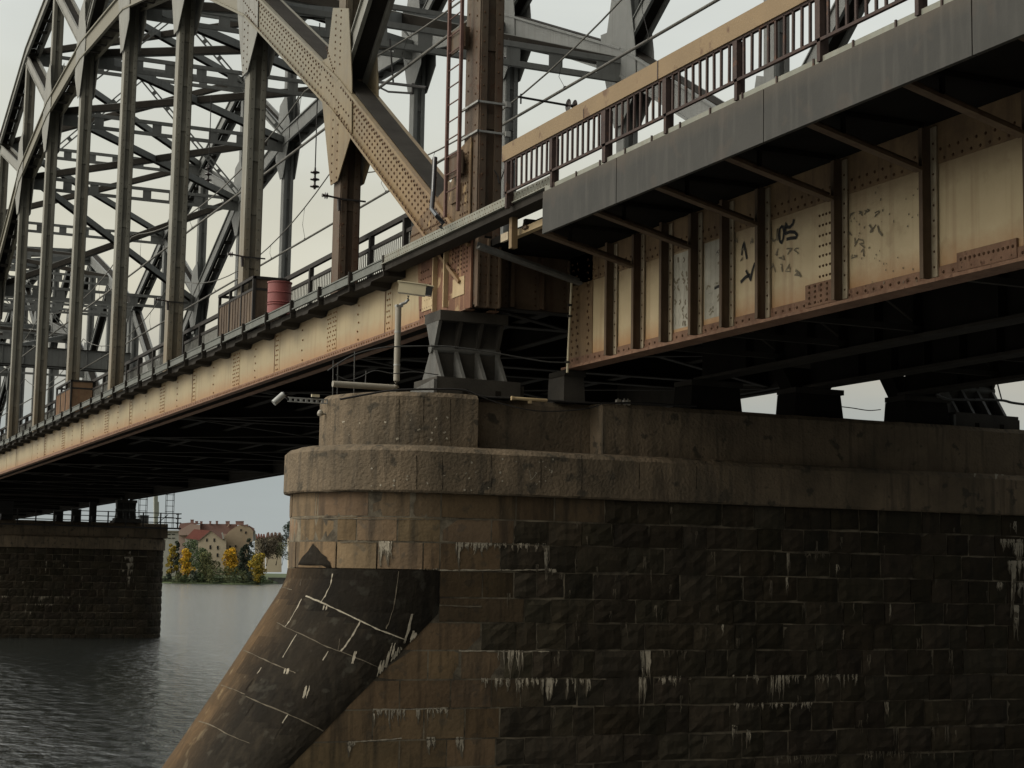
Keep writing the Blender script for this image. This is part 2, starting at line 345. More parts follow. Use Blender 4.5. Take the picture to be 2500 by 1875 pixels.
def diag(X, a, c, far):
    b = MB(); p = Vector((X, *a)); q = Vector((X, *c))
    for sx in (-1, 1): b.beam(p+Vector((sx*0.24,0,0)), q+Vector((sx*0.24,0,0)), 0.05, 0.5, 0)
    b.beam(p, q, 0.44, 0.2, 1)
    for sz in (-1, 1):
        d = (q-p).normalized(); n = Vector((0,-d.z,d.y))*(sz*0.24)
        for sx in (-1, 1): b.beam(p+n+Vector((sx*0.27,0,0)), q+n+Vector((sx*0.27,0,0)), 0.10, 0.04, 0)
    part(b, 'diagonal', [side_mats(far), 'under_dark'], span)
for X, far in ((XN, False), (XF, True)):
    for k in range(5): diag(X, (YC[k], UA[k]-0.3), (YC[k+1], LA[k+1]+0.3), far)
    for k in range(6, 11): diag(X, (YC[k], UA[k]-0.3), (YC[k-1], LA[k-1]+0.3), far)
    for k in range(1, 10):
        for sx in (-1, 1):
            b = MB(); y = YC[k]; z = LA[k]; s = 1 if k < 5 else -1
            poly = [(-1.25,1.0),(-0.45,2.2),(0.45,2.3),(0.95,1.5),(1.35,0.7),(1.15,-0.1),(0.28,-2.4),(-0.28,-2.4),(-1.2,-1.0)]
            if k < 5: poly = [(-0.75,2.0),(0.5,2.4),(0.85,1.2),(1.3,1.25),(1.2,0.25),(0.27,-2.2),(-0.27,-2.2),(-1.25,-1.25),(-1.15,0.1)]
            else: poly = [(-py_, pz_) for py_, pz_ in [(-0.75,2.0),(0.5,2.4),(0.85,1.2),(1.2,0.7),(1.2,-0.25),(0.27,-2.2),(-0.27,-2.2),(-1.25,-0.95),(-1.15,0.4)]]
            x = X + sx*0.335
            r0 = [(x-0.012, y+a_, z+c_) for a_, c_ in poly]; r1 = [(x+0.012, y+a_, z+c_) for a_, c_ in poly]
            if k >= 5: r0, r1 = r0[::-1], r1[::-1]
            b.prism(r0, r1, 0)
            if not far and sx == -1 and k <= 2:
                for t in range(9):
                    for yy in (-0.2, 0.2):
                        b.rivet((x-0.012, y+yy, z-2.1+t*0.22), (-1,0,0), 0.032, 1)
                        b.rivet((x-0.012, y+yy, z+0.75+t*0.17), (-1,0,0), 0.032, 1)
                for t in range(10):
                    b.rivet((x-0.012, y-1.0+t*0.2, z-0.75+t*0.13), (-1,0,0), 0.032, 1); b.rivet((x-0.012, y-0.9+t*0.2, z-0.95+t*0.13+0.5*(t>5)), (-1,0,0), 0.032, 1)
                    b.rivet((x-0.012, y+0.2+t*0.08, z+0.6+t*0.1), (-1,0,0), 0.03, 1)
            part(b, 'gusset_plate', [('steel_tan' if k == 1 and not far else side_mats(far)), 'rivet'], span)
# ---- bottom chord, near side (the cream band)
def bottom_chord(X, far):
    b = MB(); y0, y1 = 30.3, YC[10]+0.5
    for sx in (-1, 1):
        x = X + sx*0.26
        b.box(x-0.02, x+0.02, y0+(1.1 if sx < 0 and not far else 0), y1, 5.24, 6.62, 0 if sx < 0 else 2)
        b.box(x-0.10, x+0.10, y0, y1, 5.215, 5.24, 1)
        b.box(min(x+sx*0.02, x+sx*0.045), max(x+sx*0.02, x+sx*0.045), y0, y1, 5.24, 5.36, 1)
    b.box(X-0.24, X+0.24, y0, y1, 6.56, 6.6, 2)
    if not far:
        xf = X-0.28
        y = 31.7
        while y < 75:
            b.rivet((xf-0.027, y, 5.30), (-1,0,0), 0.026, 3); y += 0.17 if y < 50 else 0.3
        for k in range(0, 11):
            yk = YC[k]
            cols = []
            if k > 0: cols += [(yk-0.28, 0.11), (yk-0.12, 0.11), (yk+0.12, 0.11), (yk+0.28, 0.11)]
            if k < 10:
                pl = YC[k+1]-YC[k]
                cols += [(yk+pl*0.27, 0.26), (yk+pl*0.52, 0.13), (yk+pl*0.535, 0.13), (yk+pl*0.77, 0.2)]
                ys = yk+pl*0.535+0.16
                b.box(xf-0.022, xf, ys-0.02, ys, 5.36, 6.5, 1)            # splice edge
                b.box(xf-0.008, xf, ys-0.45, ys-0.02, 5.36, 6.5, 0)
            if k > 0: b.box(xf-0.008, xf, yk-0.36, yk+0.36, 5.36, 6.5, 0)
            if yk > 80: continue
            for (yy, st) in cols:
                z = 5.43; n_ = 0
                while z < 6.42:
                    b.rivet((xf-0.008, yy + (0.03 if n_ % 2 else -0.03), z), (-1,0,0), 0.027, 3); z += st; n_ += 1
    return part(b, 'bottom_chord', ['chord_cream' if not far else 'under_dark', 'rust_flange' if not far else 'under_dark', 'under_dark', 'rivet_orange'], span, 'cream bottom chord with a rusty lower edge' if not far else None)
bottom_chord(XN, False); bottom_chord(XF, True)
# knuckle plate over the bearing with corroded panels
b = MB(); xf = XN-0.30
KP = [(30.3,6.85),(33.7,6.85),(33.5,7.45),(32.3,7.75),(31.3,8.0),(30.8,8.6),(30.3,8.7)]
b.prism([(xf-0.02,30.15,5.24),(xf-0.02,32.9,5.24),(xf-0.02,33.1,6.62),(xf-0.02,30.15,6.62)], [(xf+0.02,30.15,5.24),(xf+0.02,32.9,5.24),(xf+0.02,33.1,6.62),(xf+0.02,30.15,6.62)], 0)
b.prism([(xf-0.01,a_,c_) for a_,c_ in KP], [(xf+0.02,a_,c_) for a_,c_ in KP], 2)
for yy in (31.35, 31.95):
    b.box(xf-0.12, xf-0.02, yy-0.02, yy+0.02, 5.4, 6.6, 3)
b.box(xf-0.035, xf-0.02, 32.15, 32.75, 5.5, 5.95, 3); b.box(xf-0.035, xf-0.02, 30.45, 31.05, 5.55, 5.92, 3)
for i in range(7):
    for j in range(6):
        if R.random() < 0.85:
            b.rivet((xf-0.02, 30.35+j*0.15, 6.0+i*0.09) , (-1,0,0), 0.026, 1)
            b.rivet((xf-0.02, 32.2+j*0.13, 5.4+i*0.16), (-1,0,0), 0.026, 1)
for t in range(26):
    b.rivet((xf-0.01, 31.2+0.1*t, 7.0), (-1,0,0), 0.028, 1)
    b.rivet((xf-0.01, 31.3+0.09*t, 7.25), (-1,0,0), 0.028, 1)
    b.rivet((xf-0.01, 30.42 + 0.12*(t%4), 7.2+0.2*(t//4)), (-1,0,0), 0.028, 1)
b.box(xf-0.05, xf-0.01, 30.75, 31.25, 7.5, 7.85, 2)
part(b, 'knuckle_plate', ['knuckle_rust', 'rivet', 'knuckle_brown', 'box_tan'], span, 'heavily rusted plate over the bearing')
# end post web seen from the pier side, below deck
b = MB(); b.box(12.66, 13.18, 30.02, 30.07, 5.24, 6.62, 0)
for xx in (12.74, 12.86, 12.98, 13.1):
    for i in range(7): b.rivet((xx, 30.02, 5.35+i*0.18), (0,-1,0), 0.024, 1)
for xx in (12.68, 12.9, 13.14): b.box(xx-0.02, xx+0.02, 29.95, 30.02, 5.25, 6.6, 0)
part(b, 'end_plate', ['stiff_brown', 'rivet'], span)
# ---- floor system
def floor_beam(y, m, mid):
    b = MB(); b.box(XN+0.28, XF-0.28, y-0.015, y+0.015, 5.35 if not mid else 5.7, 6.45, 0)
    z = 5.33 if not mid else 5.68
    b.box(XN+0.28, XF-0.28, y-0.16, y+0.16, z-0.03, z, 1)
    if y < 31:
        for x in [13.6, 14.25, 14.9, 16.2, 17.5, 18.8, 20.1, 21.4, 22.7, 24.0]:
            b.box(x-0.04, x+0.04, y-0.14, y-0.015, 5.36, 6.4, 2)
            for i in range(7): b.rivet((x-0.09, y-0.015, 5.45+i*0.14), (0,-1,0), 0.022, 3)
    part(b, 'floor_beam', [m, 'under_dark', 'stiff_brown', 'rivet'], span)
for k in range(11):
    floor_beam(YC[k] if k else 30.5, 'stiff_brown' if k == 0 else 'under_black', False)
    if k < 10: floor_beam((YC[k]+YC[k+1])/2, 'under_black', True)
for x in (15.6, 17.4, 20.7, 22.5):
    b = MB(); b.box(x-0.012, x+0.012, 30.6, YC[10], 5.75, 6.44, 0); b.box(x-0.12, x+0.12, 30.6, YC[10], 5.72, 5.75, 1)
    part(b, 'stringer', ['under_black', 'under_dark'], span)
for k in range(10):
    for (xa, xb) in ((XN+0.3, XF-0.3), (XF-0.3, XN+0.3)):
        b = MB(); zz = 5.28 if xa < xb else 5.24
        b.beam((xa, YC[k], zz), (xb, YC[k+1], zz), 0.16, 0.03, 0); part(b, 'bottom_brace', 'under_dark', span)
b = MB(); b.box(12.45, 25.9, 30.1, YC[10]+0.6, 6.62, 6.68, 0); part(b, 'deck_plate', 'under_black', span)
b = MB(); b.box(13.5, 24.9, 30.1, YC[10]+0.6, 6.70, 6.85, 0); part(b, 'track_bed', 'under_dark', span)
b = MB(); b.box(12.25, 12.75, 33.9, YC[10]+0.6, 6.42, 6.60, 0); b.box(12.22, 12.5, 33.9, YC[10]+0.6, 6.80, 6.84, 1)
part(b, 'edge_beam', ['under_dark', 'trough_grey'], span)
# cable trough segments hung on the outside of the edge beam
y = 33.95; i = 0
while y < YC[10]:
    L_ = 2.22; b = MB(); dz = R.uniform(-0.012, 0.012)
    b.box(12.17, 12.20, y, y+L_-0.10, 6.61+dz, 6.79+dz, 0); b.box(12.12, 12.17, y, y+L_-0.10, 6.60+dz, 6.625+dz, 0)
    b.box(12.15, 12.24, y+0.02, y+L_-0.12, 6.80+dz, 6.83+dz, 0)
    part(b, 'cable_trough', 'trough_grey', span)
    b = MB(); b.box(12.10, 12.24, y-0.09, y-0.01, 6.55, 6.86, 0)
    b.box(12.12, 12.24, y-0.07, y-0.03, 6.42, 6.56, 0); b.box(12.14, 12.24, y-0.05, y+0.80, 6.415, 6.435, 0)
    b.prism([(12.14,y+0.75,6.42),(12.14,y+1.35,6.42),(12.14,y+1.25,6.34),(12.14,y+0.85,6.34)], [(12.62,y+0.75,6.42),(12.62,y+1.35,6.42),(12.62,y+1.25,6.30),(12.62,y+0.85,6.30)], 0)
    part(b, 'trough_bracket', 'under_dark', span)
    y += 2.28; i += 1
# ---- cross struts, laterals and sway frames between the two trusses
def batten_strut(y, z, h, x0=XN+0.3, x1=XF-0.3, name='cross_strut'):
    b = MB()
    for s in (-1, 1):
        b.box(x0, x1, y-0.16, y+0.16, z+s*h/2-0.035, z+s*h/2+0.035, 0)
        b.box(x0, x1, y-0.17, y-0.14, z+s*h/2-0.09, z+s*h/2+0.09, 0)
    b.box(x0, x0+0.9, y-0.135, y-0.10, z-h/2+0.09, z+h/2-0.09, 0); b.box(x1-0.9, x1, y-0.135, y-0.10, z-h/2+0.09, z+h/2-0.09, 0)
    x = x0+2.0
    while x < x1-1.2:
        b.box(x-0.24, x+0.24, y-0.135, y-0.10, z-h/2+0.09, z+h/2-0.09, 0); x += 1.5
    part(b, name, 'steel_grey_far', span)
def brace(a, c, w, h, name='lateral_brace'):
    b = MB(); b.beam(a, c, w, 0.05, 0, off=(0, h/2)); b.beam(a, c, 0.05, h, 0, off=(w/2-0.02, 0)); b.beam(a, c, 0.05, h, 1, off=(-w/2+0.02, 0))
    part(b, name, ['steel_grey_far', 'under_dark'], span)
def laced(a, c, w, name='sway_brace'):
    b = MB(); a = Vector(a); c = Vector(c); d = (c-a).normalized(); n = d.cross(Vector((0,1,0))).normalized()*(w/2); L_ = (c-a).length
    b.beam(a+n, c+n, 0.07, 0.07, 0); b.beam(a-n, c-n, 0.07, 0.07, 0)
    k = 0.6
    while k < L_: b.beam(a+d*k-n, a+d*k+n, 0.04, 0.22, 0, up=d); k += 1.15
    part(b, name, 'steel_grey_far', span)
for k in range(1, 10):
    if 2 <= k <= 8: batten_strut(YC[k], LA[k]-0.35, 0.62)
    batten_strut(YC[k], UA[k]-0.25, 0.55)
    if 3 <= k <= 7: laced((XN+0.3, YC[k], LA[k]+0.3), ((XN+XF)/2, YC[k], UA[k]-0.5), 0.24); laced((XF-0.3, YC[k], LA[k]+0.3), ((XN+XF)/2, YC[k], UA[k]-0.5), 0.24)
for k in range(1, 9):
    for (za, zb, dz) in (((LA[k]-0.1, LA[k+1]-0.1, 0.0),) if 2 <= k <= 7 else ()) + ((UA[k]+0.1, UA[k+1]+0.1, 0.0),):
        brace((XN+0.3, YC[k], za), (XF-0.3, YC[k+1], zb), 0.30, 0.32); brace((XF-0.3, YC[k], za+0.02), (XN+0.3, YC[k+1], zb+0.02), 0.30, 0.32)
for k in (0, 10):
    b = MB(); y = YC[k]; b.box(XN+0.28, XF-0.28, y-0.02, y+0.02, 14.75, 16.1, 0)
    for z in (14.75, 16.1): b.box(XN+0.28, XF-0.28, y-0.15, y+0.15, z-0.02, z+0.02, 1)
    for x in [XN+1.5*i for i in range(1, 8)]: b.box(x-0.02, x+0.02, y-0.12, y-0.02, 14.77, 16.08, 0)
    part(b, 'portal_beam', ['steel_grey_far', 'under_dark'], span)
    batten_strut(YC[k], UA[k]-0.3, 0.6)
CHALL = {}
for o in C.objects:
    if o.parent: CHALL.setdefault(o.parent.name, []).append(o)
CH = CHALL
SPAN_DY = 96.6
copy_tree(span, loc=(19.2, 30.42+SPAN_DY, 5.2), label='second truss span, grey and distant, standing beyond the far stone pier')
copy_tree(span, loc=(19.2, 30.42+2*SPAN_DY, 5.2), label='third truss span, the farthest and smallest tangle of grey steel at the left edge')

# ================================================================ RAILING AND REFUGES ALONG THE TRUSS
XR = 13.55
rl = thing('walkway_railing', 'black railing with thin pale bars along the truss walkway behind the posts', 'railing', (XR, 33.6, 7.0))
stY = []
y = 33.9
while y < 124: stY.append(y); y += 2.45
b = MB(); b.box(XR-0.05, XR+0.05, 33.6, 124.5, 8.28, 8.40, 0); part(b, 'top_rail', 'rail_black', rl)
b = MB(); b.box(XR-0.035, XR+0.035, 33.6, 124.5, 7.93, 8.02, 0); part(b, 'middle_rail', 'rail_black', rl)
b = MB(); b.box(XR-0.03, XR+0.03, 33.6, 124.5, 7.10, 7.15, 0); part(b, 'bottom_rail', 'rail_black', rl)
for i, y in enumerate(stY):
    w = 0.09 if i % 2 else 0.06
    b = MB(); b.box(XR-w, XR+w, y-0.06, y+0.06, 6.68, 8.28, 0); b.box(XR-0.11, XR+0.11, y-0.11, y+0.11, 6.68, 6.71, 0); part(b, 'stanchion', 'rail_black', rl)
    b = MB(); yy = y+0.14
    while yy < y+2.35:
        b.box(XR-0.012, XR+0.012, yy-0.012, yy+0.012, 7.15, 7.93, 0); yy += 0.14 if y < 60 else 0.2
    part(b, 'infill_bars', 'baluster_grey', rl)
def refuge(k, label, m):
    y0, y1 = YC[k]-1.9, YC[k]+1.9; xo = 12.56
    t = thing('refuge_bay', label, 'refuge bay', (xo, YC[k], 6.84), 'refuge bays bulging out from the walkway')
    for yy in (y0, YC[k]-0.65, YC[k]+0.65, y1):
        b = MB(); b.box(xo-0.04, xo+0.04, yy-0.04, yy+0.04, 6.84, 8.30, 0); part(b, 'corner_post', 'rail_black', t)
    b = MB()
    b.box(xo-0.05, xo+0.05, y0-0.04, y1+0.04, 8.25, 8.33, 0); b.box(xo, XR-0.06, y0-0.04, y0+0.04, 8.25, 8.33, 0); b.box(xo, XR-0.06, y1-0.04, y1+0.04, 8.25, 8.33, 0)
    part(b, 'top_rail', 'rail_black', t)
    b = MB(); b.box(xo-0.03, xo+0.03, y0, y1, 7.93, 8.00, 0); b.box(xo, XR-0.06, y0-0.02, y0+0.02, 7.93, 8.0, 0); part(b, 'middle_rail', 'rail_black', t)
    for (ya, yb) in ((y0+0.05, YC[k]-0.70), (YC[k]-0.60, YC[k]+0.60), (YC[k]+0.70, y1-0.05)):
        b = MB(); b.box(xo-0.012, xo+0.012, ya, yb, 6.9, 7.93, 0)
        for q in range(1, 4): b.box(xo-0.03, xo-0.012, ya+(yb-ya)*q/4-0.02, ya+(yb-ya)*q/4+0.02, 6.9, 7.93, 0)
        part(b, 'sheet_panel', m, t)
    b = MB(); b.box(xo, XR-0.07, y0-0.01, y0+0.01, 6.9, 8.25, 0); part(b, 'end_panel', m, t)
    b = MB(); b.box(12.5, XR-0.05, y0, y1, 6.86, 6.90, 0); part(b, 'floor_plate', 'under_dark', t)
refuge(2, 'rusty sheet-metal refuge bay wrapped round a truss post, beside the red barrel', 'cabinet_rust')
refuge(5, 'small tan refuge bay far along the truss, halfway to the left edge', 'cabinet_tan')
# red barrel
bx, by, bz = 12.50+0.06, 43.3, 6.84
t = thing('barrel', 'faded red steel barrel standing on the deck edge beside the rusty refuge bay', 'barrel', (bx, by, bz))
b = MB(); r_ = 0.335
prof = [(r_-0.03, 0.0), (r_, 0.02), (r_, 0.04), (r_-0.02, 0.05), (r_-0.02, 0.29), (r_+0.004, 0.31), (r_-0.02, 0.33), (r_-0.02, 0.36), (r_+0.004, 0.38), (r_-0.02, 0.40), (r_-0.02, 0.64), (r_+0.004, 0.66), (r_-0.02, 0.68), (r_-0.02, 0.93), (r_, 0.95), (r_, 0.985), (r_-0.03, 0.985), (r_-0.03, 0.96)]
prof = [(a, h*0.92) for a, h in prof]
b.lathe((bx, by, bz), prof, 0, 28); part(b, 'drum', 'barrel_red', t)
b = MB(); b.tube([(bx-0.15, by-0.1, bz+0.88), (bx-0.15, by-0.1, bz+0.92)], 0.035, 0, 10); part(b, 'bung', 'rail_black', t)

# ================================================================ BEARINGS
def bearing(xc, yc, label, group='truss bearings on the piers'):
    t = thing('truss_bearing', label, 'bearing', (xc, yc, 3.52), group)
    b = MB(); yf, yb = yc-0.62, yc+0.62
    b.prism([(xc-0.88,yf,3.53),(xc+0.90,yf,3.53),(xc+0.90,yf,3.84),(xc-0.88,yf,3.86)], [(xc-0.88,yb,3.53),(xc+0.90,yb,3.53),(xc+0.90,yb,3.84),(xc-0.88,yb,3.86)][:], 0)
    b.prism([(xc-0.95,yf-0.02,3.53),(xc-0.885,yf-0.02,3.53),(xc-0.885,yf-0.02,3.80),(xc-0.95,yf-0.02,3.80)], [(xc-0.95,yb+0.55,3.53),(xc-0.885,yb+0.55,3.53),(xc-0.885,yb+0.55,3.62),(xc-0.95,yb+0.55,3.62)], 1)
    b.box(xc+0.90, xc+1.02, yf+0.1, yb-0.1, 3.53, 3.78, 0)
    for xx in (xc-0.28, xc+0.42): b.box(xx-0.06, xx+0.06, yf-0.004, yf+0.05, 3.54, 3.64, 2)
    part(b, 'base_plate', ['bearing_block', 'bearing_steel', 'joint_dark'], t)
    zn = 4.44
    for i, xx in enumerate((xc-0.72, xc-0.27, xc+0.18, xc+0.62)):
        b = MB(); pr = [(yc-0.52, 3.86), (yc+0.52, 3.86), (yc+0.10, zn), (yc-0.10, zn)]
        b.prism([(xx-0.035, a, c_) for a, c_ in pr], [(xx+0.035, a, c_) for a, c_ in pr], 0); part(b, 'lower_rib', 'bearing_steel', t)
        b = MB(); pr = [(yc-0.10, zn+0.06), (yc+0.10, zn+0.06), (yc+0.34, 5.0), (yc-0.34, 5.0)]
        b.prism([(xx-0.035, a, c_) for a, c_ in pr], [(xx+0.035, a, c_) for a, c_ in pr], 0); part(b, 'upper_rib', 'bearing_steel' if i == 0 else 'bearing_block', t)
    b = MB(); b.box(xc-0.74, xc+0.64, yc-0.05, yc+0.05, 3.86, zn, 0); part(b, 'lower_web', 'bearing_block', t)
    b = MB(); b.box(xc-0.74, xc+0.64, yc-0.05, yc+0.05, zn+0.05, 5.0, 0); part(b, 'upper_web', 'bearing_block', t)
    b = MB(); b.tube([(xc-0.80, yc, zn+0.03), (xc+0.70, yc, zn+0.03)], 0.09, 0, 12); part(b, 'pin', 'bearing_steel', t)
    b = MB(); b.box(xc-0.76, xc+0.70, yc-0.42, yc+0.42, 5.0, 5.20, 0); part(b, 'top_plate', 'bearing_block', t)
    return t
b1 = bearing(12.86, 30.88, 'ribbed hourglass steel bearing on the left end of the near pier, below the rusty knuckle')
b2 = bearing(25.35, 30.88, 'dark ribbed bearing on the near pier at the right edge, against the sky gap')
CH = {}
for o in C.objects:
    if o.parent: CH.setdefault(o.parent.name, []).append(o)
copy_tree(b1, loc=(12.86, YC[10]+0.1, 3.52), label='near-side bearing on the far pier, lost in the dark under the span')
copy_tree(b2, loc=(25.35, YC[10]+0.1, 3.52), label='black bearing on the far pier, silhouetted beside the walkway ladders')

# ================================================================ PLATE GIRDER SPAN (right)
gs = thing('girder_span', 'plate girder approach span with cream webs, grey fascia plates and a dark underside', 'bridge span', (20.0, 30.4, 4.15))
GY0 = 2.0
STY = [28.41, 27.33, 26.28, 25.24, 24.20, 23.09, 20.96, 18.84, 16.72, 14.60, 12.48, 10.36, 8.24, 6.12, 4.0]
GX = 14.9
def near_girder():
    b = MB(); XW = GX
    b.box(XW-0.012, XW+0.012, GY0, 30.36, 4.38, 6.5, 0)
    # top flange angle band with rivets
    b.box(XW-0.03, XW-0.012, GY0, 30.36, 5.86, 6.45, 1)
    y = 29.2
    while y > 12:
        for z in (5.92, 6.06):
            b.rivet((XW-0.03, y+(0.08 if z > 6 else 0), z), (-1,0,0), 0.026, 2)
        y -= 0.19
    # bottom angle
    b.box(XW-0.035, XW-0.012, GY0, 30.36, 4.22, 4.40, 3)
    y = 29.2
    while y > 12: b.rivet((XW-0.035, y, 4.31), (-1,0,0), 0.026, 2); y -= 0.2
    # splice with rivets left of the stiffener at 20.96
    for c_ in range(4):
        z = 4.55
        while z < 5.75: b.rivet((XW-0.02, 21.32+0.09*c_, z), (-1,0,0), 0.024, 2); z += 0.16
    b.box(XW-0.02, XW-0.012, 21.25, 21.70, 4.40, 5.86, 0)
    b.box(XW-0.05, XW-0.012, 21.12, 21.95, 4.26, 4.62, 3)
    for i in range(5):
        for j in range(4): b.rivet((XW-0.05, 21.2+0.16*i, 4.32+0.085*j), (-1,0,0), 0.026, 2)
    b.box(XW-0.05, XW-0.012, 17.1, 18.3, 4.26, 4.52, 3)
    for i in range(12): b.rivet((XW-0.05, 17.17+0.095*i, 4.42), (-1,0,0), 0.026, 2)
    # end panel
    b.box(XW-0.03, XW-0.012, 29.35, 30.36, 4.40, 6.45, 8)
    for i in range(16):
        for yy in (30.2, 29.98, 29.5): b.rivet((XW-0.03, yy+(0.05 if i % 2 else 0), 4.35+i*0.13), (-1,0,0), 0.03, 2)
    bv = b.bvh()
    # graffiti
    def g(pts, w, mi, wob=0.0):
        P = [(1500+x/2.212, 400+y/2.212) for x, y in pts]
        decal(b, bv, P, w, mi, sub=2, lift=0.012)
    K, F, S = 5, 6, 7
    g([(848,345),(850,400),(862,418),(878,408),(884,350)], 0.035, F); g([(884,350),(884,415)], 0.03, F)
    g([(910,335),(896,352),(892,385),(896,418),(906,428),(914,405),(918,365),(912,335)], 0.05, K)
    g([(972,300),(966,325),(952,342),(936,342),(928,322),(926,348),(922,380)], 0.055, K)
    g([(924,378),(950,368),(978,370),(990,386),(982,400),(955,402),(932,408)], 0.055, K)
    g([(690,495),(694,455),(702,424),(708,460),(718,515)], 0.045, K); g([(686,462),(716,465)], 0.03, F)
    g([(684,640),(712,612),(736,600)], 0.06, K); g([(712,575),(730,610),(740,632)], 0.045, K); g([(738,625),(748,575),(762,535)], 0.055, K)
    for cx, cy in ((870,480),(905,500),(950,470),(985,465),(860,560),(900,560),(940,560),(985,580),(1290,280),(1330,260),(1370,250),(1420,280),(1280,380),(1310,420),(1340,430),(1400,350),(1300,490),(1340,480),(660,400),(735,420),(690,520)):
        q = [(cx+R.uniform(-18,18), cy+R.uniform(-26,26)) for _ in range(5)]
        g(q, 0.022, F)
    g([(1380,330),(1392,350),(1384,372)], 0.035, F); g([(1425,335),(1432,365),(1450,388)], 0.035, F); g([(980,575),(1000,590),(1010,612)], 0.04, F)
    b.box(XW-0.0165, XW-0.0125, 25.42, 26.15, 4.46, 5.82, 7); b.box(XW-0.0165, XW-0.0125, 24.35, 25.08, 4.50, 5.84, 7)
    for xs in (330, 350, 375, 392): 
        for yy in range(505, 860, 38): g([(xs+R.uniform(-8,8), yy),(xs+R.uniform(-10,12), yy+14),(xs+R.uniform(-8,8), yy+28)], R.uniform(0.02,0.05), S if R.random() < 0.6 else F)
    for _ in range(34):
        cx = R.uniform(478, 565); cy = R.uniform(480, 820)
        g([(cx,cy),(cx+R.uniform(5,20),cy-R.uniform(8,25)),(cx+R.uniform(18,34),cy-R.uniform(10,30))], R.uniform(0.025,0.075), S if R.random() < 0.65 else K if R.random() < 0.3 else F)
    for _ in range(46):   # chipped specks
        cx = R.uniform(1250, 1660); cy = R.uniform(120, 640); g([(cx,cy),(cx+R.uniform(-3,3),cy+R.uniform(5,14))], R.uniform(0.012,0.03), F)
    return part(b, 'main_girder', ['girder_cream','girder_band','rivet','rust_flange','stiff_brown','spray_black','spray_faint','spray_silver','girder_band'], gs, 'outer girder with a cream web carrying faded graffiti')
gn = near_girder()
b = MB(); b.box(GX-0.20, GX+0.20, GY0, 30.38, 4.16, 4.21, 0); part(b, 'bottom_flange', 'rust_flange', gn)
for y in STY:
    b = MB(); b.box(GX-0.225, GX-0.035, y-0.012, y+0.012, 4.24, 6.42, 0)
    b.box(GX-0.06, GX-0.036, y-0.135, y-0.013, 4.26, 6.4, 1)
    b.box(GX-0.235, GX-0.215, y-0.05, y+0.03, 4.24, 6.42, 0)
    z = 4.4
    while z < 6.3: b.rivet((GX-0.06, y-0.075, z), (-1,0,0), 0.02, 2); z += 0.22
    part(b, 'stiffener', ['stiff_brown', 'stiff_pale', 'rivet'], gn)
for x in (18.0, 20.7, 23.2):
    b = MB(); b.box(x-0.012, x+0.012, GY0, 30.38, 4.22, 6.5, 0); b.box(x-0.22, x+0.22, GY0, 30.4, 4.15, 4.21, 1)
    for y in STY: b.box(x-0.2, x+0.2, y-0.015, y+0.015, 4.22, 6.4, 0)
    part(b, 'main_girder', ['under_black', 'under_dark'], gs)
for y in STY[1::2]:
    for x0, x1 in ((14.92, 18.0), (20.7, 23.2)):
        b = MB(); b.beam((x0, y, 4.4), (x1, y, 6.2), 0.08, 0.08, 0); b.beam((x0, y+0.05, 6.2), (x1, y+0.05, 4.4), 0.08, 0.08, 0); b.beam((x0, y, 4.32), (x1, y, 4.32), 0.1, 0.1, 0)
        part(b, 'cross_frame', 'under_dark', gs)
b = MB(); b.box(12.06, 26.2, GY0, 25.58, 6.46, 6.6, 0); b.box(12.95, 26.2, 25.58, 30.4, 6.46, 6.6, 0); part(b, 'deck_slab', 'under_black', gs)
for i, y in enumerate([29.45, 27.33, 25.24, 23.09, 20.96, 18.84, 16.72, 14.60, 12.48, 10.36, 8.24, 6.12]):
    b = MB(); m = 'bearing_steel' if i == 0 else 'stiff_brown'
    x0 = 12.45
    b.beam((GX-0.24, y, 5.78), (x0, y, 6.3), 0.16, 0.05, 0); b.beam((GX-0.24, y+0.07, 5.83), (x0, y+0.07, 6.35), 0.02, 0.14, 0)
    if i: b.box(x0, GX-0.2, y-0.05, y+0.05, 6.38, 6.45, 1); b.box(x0+0.9, x0+0.95, y-0.03, y+0.03, 6.15, 6.4, 1)
    part(b, 'sidewalk_bracket', [m, 'under_black'], gs)
ey = 25.57
for y1 in (22.87, 18.67, 14.45, 10.25, 6.0, 2.0):
    b = MB(); b.box(11.985, 12.01, y1+0.02, ey, 5.815, 6.54, 0)
    b.box(12.01, 12.05, y1+0.02, ey, 5.815, 5.83, 0)
    part(b, 'fascia_plate', 'fascia_grey', gs); ey = y1
b = MB(); b.box(12.02, 12.055, GY0, 25.57, 6.55, 6.63, 0); y = 25.2
while y > 6: b.box(12.0, 12.02, y-0.015, y+0.015, 6.54, 6.64, 1); y -= 0.85
part(b, 'edge_strip', ['channel_white', 'rail_dark'], gs)
b = MB(); b.box(12.12, 12.22, 25.57, 34.0, 6.66, 6.85, 0); b.box(12.08, 12.12, 25.57, 34.0, 6.66, 6.68, 0); b.box(12.14, 12.5, 25.57, 34.0, 6.52, 6.655, 1)
y = 33.8
while y > 25.6: b.rivet((12.12, y, 6.80), (-1,0,0), 0.014, 2); b.rivet((12.12, y+0.06, 6.71), (-1,0,0), 0.014, 2); y -= 0.12
part(b, 'edge_channel', ['channel_white', 'under_dark', 'rivet'], gs)
b = MB(); b.box(12.5, 12.62, 24.6, 28.2, 6.22, 6.34, 0); part(b, 'bearer', 'box_tan', gs)
b = MB(); b.box(12.30, 12.42, 27.55, 27.67, 5.95, 6.52, 0); part(b, 'hanger', 'rail_tan', gs)
b = MB(); b.box(12.28, 12.34, 27.68, 28.0, 6.12, 6.27, 0); part(b, 'cleat', 'stiff_pale', gs)

